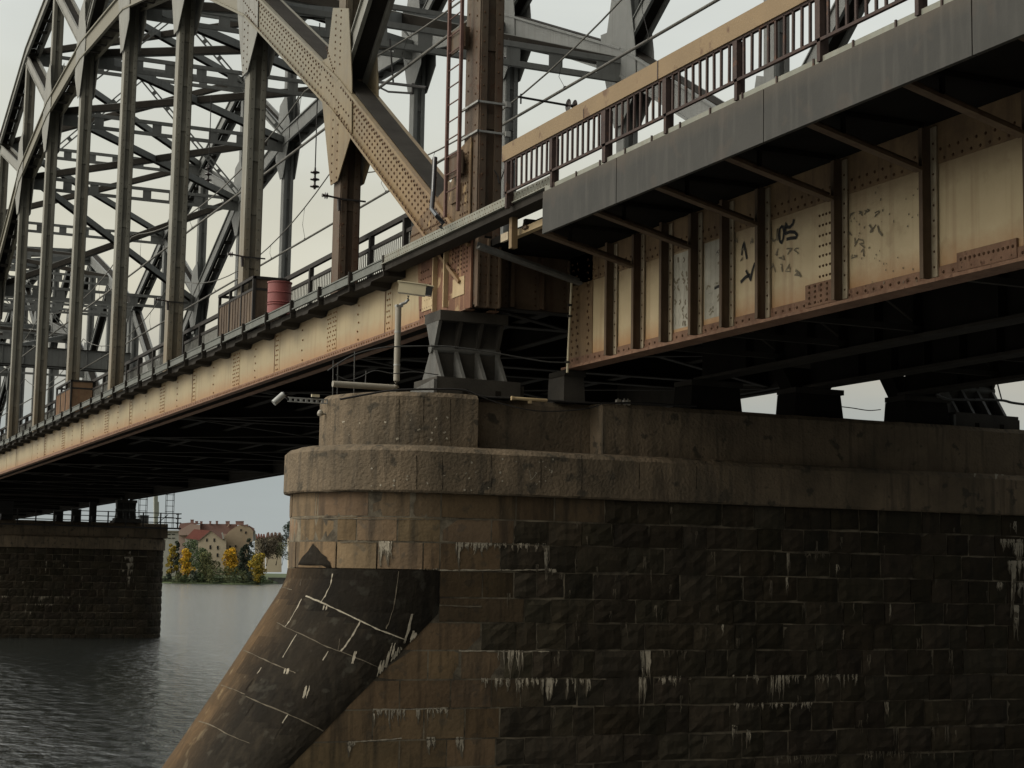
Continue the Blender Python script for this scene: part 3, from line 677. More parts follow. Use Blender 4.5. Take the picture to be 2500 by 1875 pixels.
# ---- handrail of the girder span
hr = thing('bridge_railing', 'railing with broad peeling tan top beam and dark bars right of the rusty post', 'railing', (12.0, 27.25, 6.7))
b = MB(); b.box(11.965, 11.995, 9.0, 27.29, 7.435, 7.725, 0); b.box(11.995, 12.09, 9.0, 27.29, 7.70, 7.725, 0)
b.box(11.96, 11.965, 21.53, 21.56, 7.44, 7.72, 1); b.box(11.99, 12.05, 9.0, 27.25, 7.40, 7.434, 1)
b.box(11.96, 11.966, 24.0, 24.02, 7.45, 7.6, 1)
part(b, 'top_beam', ['rail_tan', 'rail_dark'], hr)
b = MB(); b.box(11.98, 12.03, 9.0, 27.2, 6.82, 6.86, 0); part(b, 'bottom_rail', 'rail_dark', hr)
PY = [27.13, 25.26, 23.33, 21.36, 19.39, 17.41, 15.43, 13.45, 11.47, 9.5]
for i, y in enumerate(PY):
    b = MB(); w = 0.055 if i != 2 else 0.075
    b.box(11.97, 12.05, y-w, y+w, 6.86, 7.40, 0); b.box(12.05, 12.12, y-w+0.02, y+w-0.02, 6.62, 7.40, 0); b.box(11.98, 12.05, y-w+0.01, y+w-0.03, 6.56, 6.86, 0)
    part(b, 'rail_post', 'rail_dark', hr)
    if i < 9:
        for q in range(1, 10 if i else 9):
            yy = y + (PY[i+1]-y)*(q/(10 if i else 9)) + R.uniform(-0.008, 0.008); lean = R.uniform(-0.008, 0.008)
            b = MB(); b.prism([(11.99,yy-0.020,6.86),(12.02,yy-0.020,6.86),(12.02,yy+0.020,6.86),(11.99,yy+0.020,6.86)], [(11.99,yy-0.020+lean,7.41),(12.02,yy-0.020+lean,7.41),(12.02,yy+0.020+lean,7.41),(11.99,yy+0.020+lean,7.41)], 0)
            part(b, 'baluster', 'rail_dark', hr)
# girder bearings (blocks on the pier)
GB = [('square grey bearing block on the pier under the end of the cream girder', 14.9), ('black bearing block under the second girder, nearly hidden in shadow', 18.2), ('black bearing block standing left of the square sky gap', 20.75), ('black bearing block standing right of the square sky gap', 23.6)]
for lab, x in GB:
    t = thing('girder_bearing', lab, 'bearing', (x, 30.4, 3.52), 'bearing blocks under the plate girders')
    w = 0.24 if x < 15 else 0.62
    b = MB(); b.prism([(x-w,30.15,3.53),(x+w,30.15,3.53),(x+w,30.9,3.53),(x-w,30.9,3.53)], [(x-w*0.92,30.18,4.03),(x+w*0.92,30.18,4.03),(x+w*0.92,30.9,4.03),(x-w*0.92,30.9,4.03)], 0)
    part(b, 'block', 'bearing_block' if x < 15 else 'under_black', t)
    b = MB(); b.box(x-w, x+w, 30.12, 30.85, 4.03, 4.14, 0); part(b, 'top_plate', 'under_dark', t)
    if x > 19:
        b = MB(); b.prism([(x-0.4,30.45,4.0),(x+0.4,30.45,4.0),(x+0.75,30.45,4.6),(x-0.75,30.45,4.6)], [(x-0.4,30.9,4.0),(x+0.4,30.9,4.0),(x+0.75,30.9,4.6),(x-0.75,30.9,4.6)], 0); part(b, 'cradle', 'under_black', t)
# ================================================================ STONE PIER
Yf, YM, RB = 29.75, 31.95, 2.2          # body front plane, centre line, nose radius
XC0 = 9.72 + RB                          # centre of the near nose
XC1 = 26.3
rows = [1.575,1.10,.635,.112,-.393,-.857,-1.38,-1.92,-2.455,-3.02,-3.54,-4.06,-4.6,-5.15]
TIP = [(9, 9.72), (0.112, 9.715), (-0.1, 9.68), (-0.4, 9.52), (-0.78, 9.27), (-1.79, 8.65), (-2.77, 8.02), (-3.63, 7.46), (-5.6, 6.2)]
def x_tip(z):
    for i in range(len(TIP)-1):
        if TIP[i+1][0] <= z <= TIP[i][0]: f = (z-TIP[i][0])/(TIP[i+1][0]-TIP[i][0]); return TIP[i][1]+f*(TIP[i+1][1]-TIP[i][1])
    return 6.2
def x_e(z): return XC0 if z > -0.68 else XC0 - 1.02*(-0.68-z)
pier = thing('stone_pier', 'nearer stone pier of brown and black blocks with white lime streaks and a sloped cutwater', 'bridge pier', (18.0, YM, WZ-0.4), 'stone river piers')
mas = MB()
def stone_col(rough):
    v = R.uniform(0.78, 1.18) if not rough else R.uniform(0.72, 1.25)
    return (v*R.uniform(0.97,1.05), v, v*R.uniform(0.92,1.03))
def P_s(s, z, out=0.0, flat=False):
    """perimeter: s=0 where straight front begins; s>0 along the front to the right, s<0 round the nose"""
    Lf = XC1-XC0
    if s > Lf:
        a = min((s-Lf)/RB, PI); return Vector((XC1+(RB+out)*math.sin(a), YM-(RB+out)*math.cos(a), z))
    if s >= 0 or flat: return Vector((XC0+s, Yf-out, z))
    a = -s/RB
    if a > PI: return Vector((XC0+(a-PI)*RB, YM+RB+out, z))
    return Vector((XC0-(RB+out)*math.sin(a), YM-(RB+out)*math.cos(a), z))
def block(s0, s1, z0, z1, rough, proud, lx0=None, lx1=None, flatb=False):
    """one stone; lx0/lx1: slanting left edge on the front plane (x at z0 and at z1)"""
    g = 0.015 if not rough else 0.014
    nx = max(2, int((s1-s0)/0.16)) if rough else (3 if s0 >= 0 else max(3, int((s1-s0)/0.2)))
    nz = 4 if rough else 2
    col = stone_col(rough); vs = []
    xg = XC0+(s0+s1)/2
    if s0 >= 0 or flatb:
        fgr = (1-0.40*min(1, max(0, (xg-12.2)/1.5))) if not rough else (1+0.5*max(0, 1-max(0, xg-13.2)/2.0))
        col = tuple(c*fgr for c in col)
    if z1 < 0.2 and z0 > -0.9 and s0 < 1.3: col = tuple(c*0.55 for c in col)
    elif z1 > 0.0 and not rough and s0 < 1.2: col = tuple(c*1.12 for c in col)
    tilt = R.uniform(-0.008, 0.008) if not rough else R.uniform(-0.02, 0.02)
    for j in range(nz+1):
        tz = j/nz; z = (z0+g) + (z1-z0-2*g)*tz
        for i in range(nx+1):
            tx = i/nx
            sl = s0+g if lx0 is None else (lx0+(lx1-lx0)*tz)-XC0
            s = sl + (s1-g-sl)*tx
            edge = (i in (0, nx)) or (j in (0, nz))
            out = proud + tilt*(tx-0.5)
            if rough:
                if not edge: out += R.uniform(0.015, 0.055)
                else: out += R.uniform(-0.006, 0.012); s += R.uniform(-0.008, 0.008); z += R.uniform(-0.010, 0.010)
            elif edge: out -= 0.006
            vs.append(P_s(s, z, out, flatb))
    fs = []
    W = nx+1
    for j in range(nz):
        for i in range(nx): fs.append((j*W+i, j*W+i+1, (j+1)*W+i+1, (j+1)*W+i))
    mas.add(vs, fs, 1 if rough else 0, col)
    # sides back to the mortar plane
    ring = [i for i in range(W)] + [j*W+nx for j in range(1, nz+1)] + [nz*W+i for i in range(nx-1, -1, -1)] + [j*W for j in range(nz-1, 0, -1)]
    rv = [vs[i] for i in ring]; bk = []
    right = s1 > XC1-XC0+0.01
    for p in rv:
        if p.x > XC1:
            c = Vector((XC1, YM, p.z)); d = (p-c).normalized(); bk.append(c+d*(RB-0.03))
        elif p.x >= XC0 - 0.001 or flatb: bk.append(Vector((p.x, Yf+0.02, p.z)))
        else:
            c = Vector((XC0, YM, p.z)); d = (p-c).normalized(); bk.append(c+d*(RB-0.03))
    n = len(rv)
    mas.add(rv+bk, [(i, i+n, (i+1) % n+n, (i+1) % n) for i in range(n)], 1 if rough else 0, tuple(c*0.6 for c in col))
NOSE_S = -RB*PI
# hand-placed vertical joints for the smooth stones near the nose (x positions in the photograph per course), then a random bond
JX = {0: [693,770,775,900,1002,1260], 1: [822,870,970,1055,1200,1255], 2: [820,920,1033,1095,1222,1335], 3: [972,1178,1255,1310,1378], 4: [1280,1345], 5: [1175,1258,1310,1380], 6: [1045,1125,1230,1300,1345], 7: [976,1100,1200,1270], 8: [910,1035,1135,1220,1345], 9: [975,1090,1210,1280]}
for ri in range(len(rows)-1):
    z1, z0 = rows[ri], rows[ri+1]; zm = (z0+z1)/2
    # front plane start
    lean = zm < -0.7
    cuts = []
    for px in JX.get(ri, []):
        py = {0:1240,1:1300,2:1360,3:1425,4:1490,5:1555,6:1620,7:1690,8:1765,9:1835}[ri]
        p = atY(px, py, Yf)
        if p.x > (x_e(zm) if lean else XC0)+0.25: cuts.append(p.x - XC0)
    s_start = (x_e(zm)-XC0) if lean else 0.0
    s = cuts[-1] if cuts else s_start + 0.5
    seq = [None] + cuts
    while s < XC1-XC0+RB*2.6:
        w = R.uniform(0.45, 0.85) if R.random() < 0.75 else R.uniform(0.9, 1.25)
        if s < 1.5: w *= 1.35
        s += w; seq.append(s)
    prev = None
    for i in range(len(seq)-1):
        a = seq[i]; e = seq[i+1]
        first = a is None
        if first: a = s_start
        xm = XC0 + (a+e)/2
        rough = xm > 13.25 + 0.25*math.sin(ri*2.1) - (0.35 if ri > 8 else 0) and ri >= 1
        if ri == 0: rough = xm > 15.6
        proud = R.uniform(-0.004, 0.012)
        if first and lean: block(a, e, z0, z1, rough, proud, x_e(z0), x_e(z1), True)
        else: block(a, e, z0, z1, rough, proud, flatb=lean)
    if zm > -0.1:      # courses that go round the nose
        s = 0.0; cc = []
        if ri <= 2:
            for px in JX.get(ri, []):
                # nose joints by azimuth on the cylinder
                py = {0:1240,1:1300,2:1360}[ri]; r = ray(px, py); d = Vector((r.x, r.y)).normalized()
                o_ = Vector((-XC0, -YM)); bq = o_.dot(d); cq = o_.length_squared - RB*RB; disc = bq*bq-cq
                if disc > 0:
                    t_ = -bq-math.sqrt(disc); hx = d.x*t_-XC0; hy = d.y*t_-YM
                    if hx < 0: cc.append(-RB*math.atan2(-hx, -hy))
        cc = sorted([c for c in cc if c < -0.2], reverse=True)
        seqn = [0.0] + cc
        while seqn[-1] > NOSE_S: seqn.append(max(NOSE_S, seqn[-1] - R.uniform(0.6, 1.3)))
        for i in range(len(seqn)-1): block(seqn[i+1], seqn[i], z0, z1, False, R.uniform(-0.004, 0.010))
# mortar backing, ends and rear
for zr in [(1.60, -0.68)]:
    ring0 = []; ring1 = []
mb_ = MB()
def ring_at(z, inset, nose=True):
    pts = []
    xe = x_e(z)
    pts.append(Vector((XC1, Yf+inset, z))); 
    for i in range(0, 25):
        a = PI*i/24; 
        nin = inset if z > 0.2 else inset+0.12*min(1, math.sin(a)*3); pts.append(Vector((xe-(xe-x_tip(z)-nin)*math.sin(a), YM-(RB-nin)*math.cos(a), z)))
    pts.append(Vector((XC1, YM+RB-inset, z)))
    for i in range(1, 24):
        a = PI*i/24
        pts.append(Vector((XC1+(RB-inset)*math.sin(a), YM+(RB-inset)*math.cos(a), z)))
    return pts
for i in range(len(rows)-1):
    z1, z0 = rows[i]+ (0.02 if i == 0 else 0), rows[i+1]
    a = ring_at(z0, 0.010); b_ = ring_at(z1, 0.010)
    mas.prism(b_[::-1], a[::-1], 2, caps=False)
mas_bvh = mas.bvh()
# lime deposits: (x, y, width px, drop px) hung from the joints, traced on the front face
def drips(x0, x1, y0, y1, n, lo, hi, wlo=4, whi=14, mi=3):
    for _ in range(n):
        t = R.random(); x = x0+(x1-x0)*t; y = y0+(y1-y0)*t; h = lo+(hi-lo)*R.random()**1.8; w = R.uniform(wlo, whi)/4124*31*0.55*R.uniform(0.5,1.2)
        if mi == 3 and R.random() < 0.7: decal(mas, mas_bvh, [(x, y-1), (x+R.uniform(-2,2), y+h*0.8), (x+R.uniform(-3,3), y+h*1.5)], [w*1.9, w*1.5, w*0.3], 4, sub=3, lift=0.016, jit=0.4, wob=0.8)
        pts = [(x, y-2), (x+R.uniform(-1.5,1.5), y+h*0.3), (x+R.uniform(-2.5,2.5), y+h*0.65), (x+R.uniform(-2,2), y+h)]
        decal(mas, mas_bvh, pts, [w, w*R.uniform(0.6,1.1), w*R.uniform(0.4,0.9), w*0.12], mi, sub=3, lift=0.02, jit=0.35, wob=0.6)
def seam(x0, y0, x1, y1, w=0.03, mi=3, lift=0.012):
    n = max(2, int(abs(x1-x0)/18)); pts = [(x0+(x1-x0)*k/n, y0+(y1-y0)*k/n+R.uniform(-0.8,0.8)) for k in range(n+1)]
    decal(mas, mas_bvh, pts, w, mi, sub=2, lift=lift, jit=0.6, wob=0.6)
def patch(x, y, w, h, n=8, mi=3):
    for _ in range(n): drips(x-w/2, x+w/2, y+R.uniform(-h/2,0), y, 1, h*0.4, h, 5, 13, mi)
drips(922, 956, 1323, 1323, 12, 20, 50, 6, 14)
drips(1112, 1190, 1326, 1327, 22, 8, 28, 6, 12); drips(1118, 1122, 1326, 1326, 4, 45, 60, 4, 8); drips(1190, 1330, 1327, 1329, 26, 4, 14, 4, 10)
drips(1330, 1340, 1335, 1335, 7, 40, 66, 8, 13); drips(1025, 1075, 1390, 1391, 8, 6, 20); drips(1340, 1362, 1390, 1392, 6, 4, 9)
drips(1210, 1280, 1589, 1589, 12, 18, 52, 4, 9); seam(1120, 1589, 1340, 1591, 0.022)
drips(1165, 1440, 1657, 1659, 36, 8, 34, 5, 13); drips(1335, 1350, 1657, 1657, 5, 35, 62, 8, 13)
drips(910, 990, 1734, 1733, 16, 8, 36, 4, 9); seam(910, 1733, 1090, 1729, 0.025); drips(1015, 1095, 1731, 1729, 15, 8, 30, 4, 9)
drips(1040, 1060, 1801, 1801, 9, 12, 32, 6, 12); drips(1110, 1128, 1801, 1801, 9, 14, 36, 6, 12); drips(850, 866, 1812, 1812, 7, 8, 26)
drips(1560, 1586, 1590, 1590, 16, 30, 62, 8, 15); drips(1560, 1575, 1655, 1655, 7, 30, 66, 4, 9); drips(1620, 1680, 1588, 1588, 16, 6, 26, 3, 8, 4)
drips(1600, 1660, 1652, 1652, 14, 6, 20); drips(1780, 2100, 1650, 1648, 40, 5, 22, 4, 8); drips(1880, 1916, 1650, 1650, 10, 30, 56, 4, 8)
drips(1790, 1985, 1718, 1716, 26, 4, 16, 4, 8); drips(1962, 1975, 1716, 1716, 3, 14, 22); drips(1785, 1832, 1770, 1785, 8, 16, 34, 4, 8)
drips(1880, 1894, 1358, 1358, 3, 14, 26, 3, 7, 4); drips(1965, 2010, 1352, 1352, 12, 6, 24, 3, 7, 4); drips(1918, 1928, 1352, 1352, 4, 28, 55, 3, 6); drips(2040, 2046, 1380, 1380, 4, 14, 26, 3, 6)
drips(1878, 1884, 1420, 1420, 5, 30, 95, 3, 6, 4); drips(1917, 1924, 1412, 1412, 4, 20, 34, 3, 6); drips(1762, 1768, 1526, 1526, 4, 14, 28, 3, 6); drips(2172, 2178, 1475, 1475, 4, 18, 34, 3, 6)
drips(1890, 2050, 1848, 1840, 26, 8, 26, 4, 9, 4); drips(2105, 2330, 1836, 1834, 34, 5, 24, 4, 9, 4); drips(2180, 2192, 1775, 1775, 5, 40, 60, 4, 8, 4); drips(2306, 2314, 1770, 1770, 5, 40, 62, 4, 8, 4)
drips(2316, 2326, 1590, 1590, 5, 30, 52, 4, 8, 4); drips(2156, 2170, 1716, 1716, 3, 14, 24); drips(2360, 2376, 1706, 1706, 5, 14, 36, 4, 9, 4)
drips(2440, 2500, 1318, 1320, 22, 5, 26, 5, 12); drips(2478, 2500, 1328, 1328, 8, 26, 44, 8, 14); drips(2462, 2500, 1372, 1372, 22, 8, 30, 6, 14)
drips(2468, 2478, 1372, 1372, 8, 60, 150, 8, 14); drips(2476, 2486, 1480, 1480, 9, 30, 72, 8, 15); drips(2434, 2444, 1424, 1424, 4, 8, 18); drips(2486, 2500, 1425, 1425, 7, 8, 30)
drips(2474, 2482, 1275, 1275, 5, 14, 30)
for (x, y) in ((1310,1380),(1240,1450),(1370,1400),(1455,1385),(1575,1360),(1700,1300),(1740,1350),(1636,1240),(1750,1480),(1600,1480),(1500,1440),(1660,1700),(1800,1560),(1960,1480),(2120,1600),(2240,1560),(1720,1800),(1950,1700),(2100,1760),(1530,1520)):
    drips(x-4, x+4, y, y, 3, 14, 46, 3, 6, 4)
seam(820, 1393, 1330, 1391, 0.020); seam(950, 1477, 1175, 1480, 0.022, 4); seam(690, 1265, 1190, 1269, 0.016, 4); seam(830, 1323, 1100, 1325, 0.016, 4); seam(1300, 1658, 1480, 1658, 0.02, 4); seam(850, 1812, 980, 1803, 0.02)
for _ in range(60):
    x = R.uniform(1350, 2480); y = R.uniform(1250, 1860); drips(x-2, x+2, y, y, 2, 8, 40, 3, 6, 4)
part(mas, 'masonry', ['stone_smooth', 'stone_rough', 'mortar', 'lime', 'lime_faint'], pier)
# ---- cutwater
cw = MB(); zs = [0.112-0.1*i for i in range(56)]
NA = 72; grid = []
for z in zs:
    xe = x_e(z); xt = x_tip(z); rowp = []
    pr = 0.004
    for i in range(NA+1):
        a = PI*i/NA; A = xe-xt+0.004
        jit = R.uniform(-0.006, 0.006)
        rowp.append(Vector((xe-A*math.sin(a), YM-(RB+pr+jit)*math.cos(a), z)))
    grid.append(rowp)
for j in range(len(zs)-1):
    for i in range(NA):
        p = grid[j][i]; t_ = 0.49*(9.72-p.x)+0.87*(0.57-p.z)+0.14*(p.x-9.3)
        if i > NA/2: t_ = 0.49*(9.72-p.x)+0.87*(0.57-p.z)
        bd = math.floor((t_-1.05)/0.72) if t_ > 1.05 else -1
        sg = math.floor(i/72*7.3 + (0.5 if bd % 2 else 0.0) + 0.13*bd)
        rr_ = random.Random(bd*31+sg*7+3); kk = rr_.uniform(0.75, 1.25)
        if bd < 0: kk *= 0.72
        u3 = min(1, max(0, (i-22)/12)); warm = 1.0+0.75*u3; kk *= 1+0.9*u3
        cw.add([grid[j+1][i], grid[j][i], grid[j][i+1], grid[j+1][i+1]], [(0,1,2,3)], 0, (kk*warm, kk*(0.5+0.5*warm), kk*0.97), True)
cb = cw.bvh()
def cj(pts, w=0.022, mi=1, **k): decal(cw, cb, pts, w*0.62, mi, sub=4, lift=0.006, jit=0.6, wob=0.7)
cj([(747,1455),(785,1471),(830,1492),(880,1516),(930,1540),(980,1558),(1028,1575)], 0.036)
cj([(676,1520),(700,1533),(740,1550),(800,1580),(830,1590)], 0.026, 2); cj([(830,1590),(880,1610),(930,1633),(975,1655)], 0.022, 2)
cj([(595,1588),(620,1598),(650,1613),(700,1634),(722,1643)], 0.026, 2)
cj([(540,1673),(570,1683),(598,1695)], 0.022, 2); cj([(600,1700),(650,1722),(700,1742),(740,1760),(790,1785),(830,1812)], 0.030, 2)
cj([(475,1757),(520,1772),(560,1795),(610,1815)], 0.022, 2)
cj([(688,1434),(714,1440)], 0.02, 2); cj([(812,1400),(808,1425),(797,1450),(783,1472)], 0.032); cj([(974,1395),(968,1440),(962,1480),(950,1520),(942,1535)], 0.028, 2)
cj([(737,1462),(722,1490),(708,1515),(697,1530)], 0.034); cj([(725,1548),(708,1575),(690,1605)], 0.030); cj([(880,1516),(862,1550),(845,1575),(832,1590)], 0.036)
cj([(639,1630),(628,1645)], 0.03); cj([(620,1655),(600,1685)], 0.024, 3); cj([(802,1590),(788,1612)], 0.03); cj([(703,1745),(690,1765)], 0.03); cj([(690,1768),(672,1800)], 0.022, 3)
cj([(775,1700),(760,1720)], 0.022, 3); cj([(620,1715),(598,1748)], 0.022, 3); cj([(736,1415),(733,1430)], 0.015, 2); cj([(830,1000+560),(825,1590)], 0.01, 2)
for (x, y, h) in ((940,1590,58),(930,1612,40),(996,1500,70),(958,1570,34),(972,1580,44),(868,1590,30),(748,1675,30),(1012,1545,20),(700,1632,14),(795,1478,12),(960,1590,30),(1004,1540,28)):
    for q in range(4):
        xx = x+R.uniform(-5,5); decal(cw, cb, [(xx+h*0.12, y), (xx, y+h*0.5), (xx-h*0.15, y+h)], [0.01, R.uniform(0.015,0.04), 0.008], 1, sub=3, lift=0.008, jit=0.4, wob=0.8)
# damp tongue of the cutwater running up the nose to a point
tv = []; RN = 12; CN = 8
TL = [(765,1327),(752,1345),(740,1360),(728,1378),(716,1402)]; TRt = [(766,1327),(782,1343),(796,1360),(808,1380),(822,1402)]
def pl(P_, t):
    t *= len(P_)-1; i = min(int(t), len(P_)-2); f = t-i; return (P_[i][0]*(1-f)+P_[i+1][0]*f, P_[i][1]*(1-f)+P_[i+1][1]*f)
ok_ = True
for j in range(RN+1):
    a_ = pl(TL, j/RN); c_ = pl(TRt, j/RN)
    for i in range(CN+1):
        u_ = i/CN; p_, n_ = hit(mas_bvh, a_[0]*(1-u_)+c_[0]*u_+(R.uniform(-1,1) if 0 < i < CN else R.uniform(-2.5,2.5)), a_[1])
        if p_ is None: ok_ = False; break
        tv.append(p_+n_*(0.012+0.03*math.sin(PI*u_)*j/RN))
    if not ok_: break
if ok_: cw.add(tv, [(j*(CN+1)+i, (j+1)*(CN+1)+i, (j+1)*(CN+1)+i+1, j*(CN+1)+i+1) for j in range(RN) for i in range(CN)], 0, 0.9, True)
part(cw, 'cutwater', ['stone_wet', 'lime', 'lime_faint', 'joint_dark'], pier, 'dark damp sloping cutwater with white mortar lines')
# ---- cornice and crown courses
def stadium(x0, x1, r, z, ym=YM, n=26, front=None):
    pts = []
    for i in range(n+1):
        a = PI*i/n; pts.append(Vector((x0-r*math.sin(a), ym-r*math.cos(a), z)))
    for i in range(n+1):
        a = PI*i/n; pts.append(Vector((x1+r*math.sin(a), ym+r*math.cos(a), z)))
    return pts
def cap_course(x0, x1, prof, name, mats, extra=None):
    b = MB(); rings = []
    for r, z in prof:
        ring = stadium(x0, x1, r, z)
        # refine the straight front so that the edge can be chipped
        out = []
        for i, p in enumerate(ring):
            q = ring[(i+1) % len(ring)]; out.append(p)
            d = (q-p).length
            if d > 1.0:
                n = int(d/0.22)
                for k in range(1, n): out.append(p.lerp(q, k/n))
        rings.append(out)
    for j, rg in enumerate(rings):
        for i, p in enumerate(rg):
            amp = 0.014 if j in (0, len(rings)-1) else 0.010
            if prof[j][1] == prof[-2][1] or j == 0: amp = 0.022
            c = Vector((min(max(p.x, x0), x1), YM, p.z)); d = (p-c).normalized()
            rg[i] = p - d*abs(R.gauss(0, amp)) + Vector((0, 0, R.uniform(-0.008, 0.008)))
    for j in range(len(rings)-1): b.prism(rings[j], rings[j+1], 0, caps=False)
    b.add(rings[0], [tuple(range(len(rings[0])-1, -1, -1))], 0); b.add(rings[-1], [tuple(range(len(rings[-1])))], 0)
    bv = b.bvh()
    if extra: extra(b, bv)
    return part(b, name, mats, pier)
def ex_cornice(b, bv):
    for x in (1017, 1080, 1200, 1320, 1420, 1560, 1700): decal(b, bv, [(x, 1112), (x+1, 1150), (x, 1195)], 0.012, 2, sub=4, lift=0.004, jit=0.5)
    for _ in range(34):
        x = R.uniform(860, 1350); y = R.uniform(1112, 1200); decal(b, bv, [(x, y), (x+R.uniform(-3,3), y+R.uniform(1,5))], R.uniform(0.02, 0.04), 1, sub=2, lift=0.006)
    decal(b, bv, [(1310,1155),(1300,1168),(1294,1172)], 0.012, 1, lift=0.006); decal(b, bv, [(1292,1148),(1296,1168)], 0.010, 1, lift=0.006)
    for (x, y, w, h) in ((2388,1130,0.03,26),(2432,1140,0.12,30),(2448,1135,0.08,30),(2380,1145,0.04,20)):
        decal(b, bv, [(x, y-10), (x+2, y+h*0.4), (x-2, y+h)], [w, w*1.2, 0.02], 1, sub=3, lift=0.01, jit=0.5)
cap_course(XC0, XC1, [(2.33, 1.565), (2.35, 1.60), (2.35, 2.34), (2.28, 2.42), (2.10, 2.47)], 'cornice', ['stone_cap', 'lime', 'joint_dark'], ex_cornice)
def ex_crown(b, bv):
    for x in (975, 1035, 1100): decal(b, bv, [(x, 975), (x-1, 1020), (x, 1080)], 0.010, 2, sub=4, lift=0.004, jit=0.6)
    for _ in range(14):
        x = R.uniform(840, 1150); y = R.uniform(1010, 1075); decal(b, bv, [(x, y), (x+R.uniform(-8,8), y+R.uniform(1,4))], R.uniform(0.02, 0.05), 1, sub=2, lift=0.006)
# crown: nose block, recessed stretch, then the long block
def crown_block(xa, xb, yfront, nose, name):
    b = MB(); prof = [(0.0, 2.46), (0.0, 3.43), (0.07, 3.52)]
    rings = []
    for ins, z in prof:
        pts = []
        if nose:
            r = YM-yfront-ins; xc = 10.26+ (YM-yfront)
            n = 28
            for i in range(n+1):
                a = PI*i/n; pts.append(Vector((xc-r*math.sin(a), YM-r*math.cos(a), z)))
            pts = pts[::-1]
            k = int((xb-xc)/0.2)
            for i in range(1, k+1): pts.append(Vector((xc+(xb-xc)*i/k, yfront+ins, z)))
            pts.append(Vector((xb, YM*2-yfront, z)))
        else:
            k = max(2, int((xb-xa)/0.25))
            for i in range(k+1): pts.append(Vector((xa+(xb-xa)*i/k, yfront+ins, z)))
            pts += [Vector((xb, YM*2-yfront-ins, z)), Vector((xa, YM*2-yfront-ins, z))]
        for i, p in enumerate(pts):
            c = Vector((min(max(p.x, 12.2), xb-0.2), YM, p.z)); d = (p-c).normalized()
            pts[i] = p - d*abs(R.gauss(0, 0.012)) + Vector((0,0,R.uniform(-0.008,0.008)))
        rings.append(pts)
    for j in range(2): b.prism(rings[j], rings[j+1], 0, caps=False)
    b.add(rings[-1], [tuple(range(len(rings[-1])))], 0)
    if nose: ex_crown(b, b.bvh())
    part(b, name, ['stone_cap', 'lime', 'joint_dark'], pier)
crown_block(10.26, 12.76, 30.02, True, 'crown_block')
crown_block(12.765, 15.46, 30.55, False, 'crown_block')
crown_block(15.465, 28.4, 29.98, False, 'crown_block')
CH = {}
for o in C.objects:
    if o.parent: CH.setdefault(o.parent.name, []).append(o)
copy_tree(pier, loc=(18.0, YM+95.3, WZ-0.4), label='farther stone pier at the left, black in the bridge shadow with the river behind it')
copy_tree(pier, loc=(18.0, YM+95.3+SPAN_DY, WZ-0.4), label='most distant stone pier, hidden behind the farther pier under the third span')
# small fittings on the pier top
# ================================================================ SMALL THINGS ON AND AROUND THE NEAR PIER
def P(px, py, Y): return atY(px, py, Y)
# CCTV on its L-shaped pole
t = thing('security_camera', 'cream box security camera on a tall L-shaped pole at the near pier left end', 'security camera', (11.42, 31.0, 3.66))
b = MB(); a = P(812, 945, 31.0); c = P(968, 945, 31.0); c.z = a.z = 3.66
top = Vector((11.42, 31.0, 5.30))
b.tube([a, (11.36, 31.0, 3.66), (11.42, 31.0, 3.70), (11.42, 31.0, 3.8), top], 0.062, 0, 12); part(b, 'pole', 'pole_paint', t)
b = MB(); b.tube([(11.42,31.0,4.75),(11.42,31.0,4.79)], 0.067, 0, 12); b.tube([(11.42,31.0,4.1),(11.42,31.0,4.13)], 0.066, 0, 12); b.box(11.30, 11.40, 30.95, 31.05, 3.52, 3.60, 0); part(b, 'pole_clamp', 'galvanised', t)
b = MB(); b.tube([(11.42,31.0,5.27),(11.46,30.97,5.32),(11.55,30.95,5.36),(11.60,30.94,5.42),(11.60,30.94,5.50)], 0.03, 0, 8); b.box(11.36,11.50,30.94,31.05,5.27,5.31,0); part(b, 'bracket', 'galvanised', t)
b = MB(); A = Vector((11.42, 31.02, 5.66)); B2 = Vector((11.92, 30.82, 5.60)); b.beam(A, B2, 0.20, 0.20, 0); part(b, 'housing', 'cctv_cream', t)
b = MB(); d = (B2-A).normalized(); b.beam(A-d*0.02+Vector((0,0,0.115)), B2+d*0.02+Vector((0,0,0.115)), 0.25, 0.02, 0); b.beam(B2-d*0.02+Vector((0,0,0.115)), B2+d*0.16+Vector((0,0,0.10)), 0.25, 0.02, 0); part(b, 'sunshade', 'cctv_cream', t)
b = MB(); b.beam(B2, B2+d*0.13, 0.17, 0.17, 0); part(b, 'lens_hood', 'glass_dark', t)
# second small camera on a perforated arm
t = thing('security_camera', 'small white bullet camera on a thin perforated arm left of the pier top', 'security camera', P(800, 975, 31.8))
a = P(703, 974, 31.8); c = P(862, 972, 31.8); c.z = a.z
b = MB(); b.beam(a, c, 0.03, 0.025, 0, off=(0, 0.03)); b.beam(a, c, 0.03, 0.02, 0, off=(0, -0.045)); k = 0.05
dd = (c-a).normalized()
while k < (c-a).length: b.beam(a+dd*k+Vector((0,0,-0.045)), a+dd*k+Vector((0,0,0.03)), 0.05, 0.02, 0, up=(0,1,0)); k += 0.11
part(b, 'arm', 'galvanised', t)
b = MB(); e1 = P(668, 984, 31.8); e2 = P(692, 963, 31.8); b.tube([e1, e2], 0.062, 0, 12); part(b, 'housing', 'galvanised', t)
b = MB(); b.tube([e2, e2+(e2-e1)*0.1], 0.05, 0, 10); b.tube([e2, a], 0.025, 0, 6); part(b, 'joint', 'glass_dark', t)
b = MB(); m_ = P(770, 968, 31.75); b.box(m_.x-0.08, m_.x+0.08, m_.y-0.03, m_.y+0.03, m_.z-0.01, m_.z+0.04, 0); part(b, 'junction_box', 'cctv_cream', t)
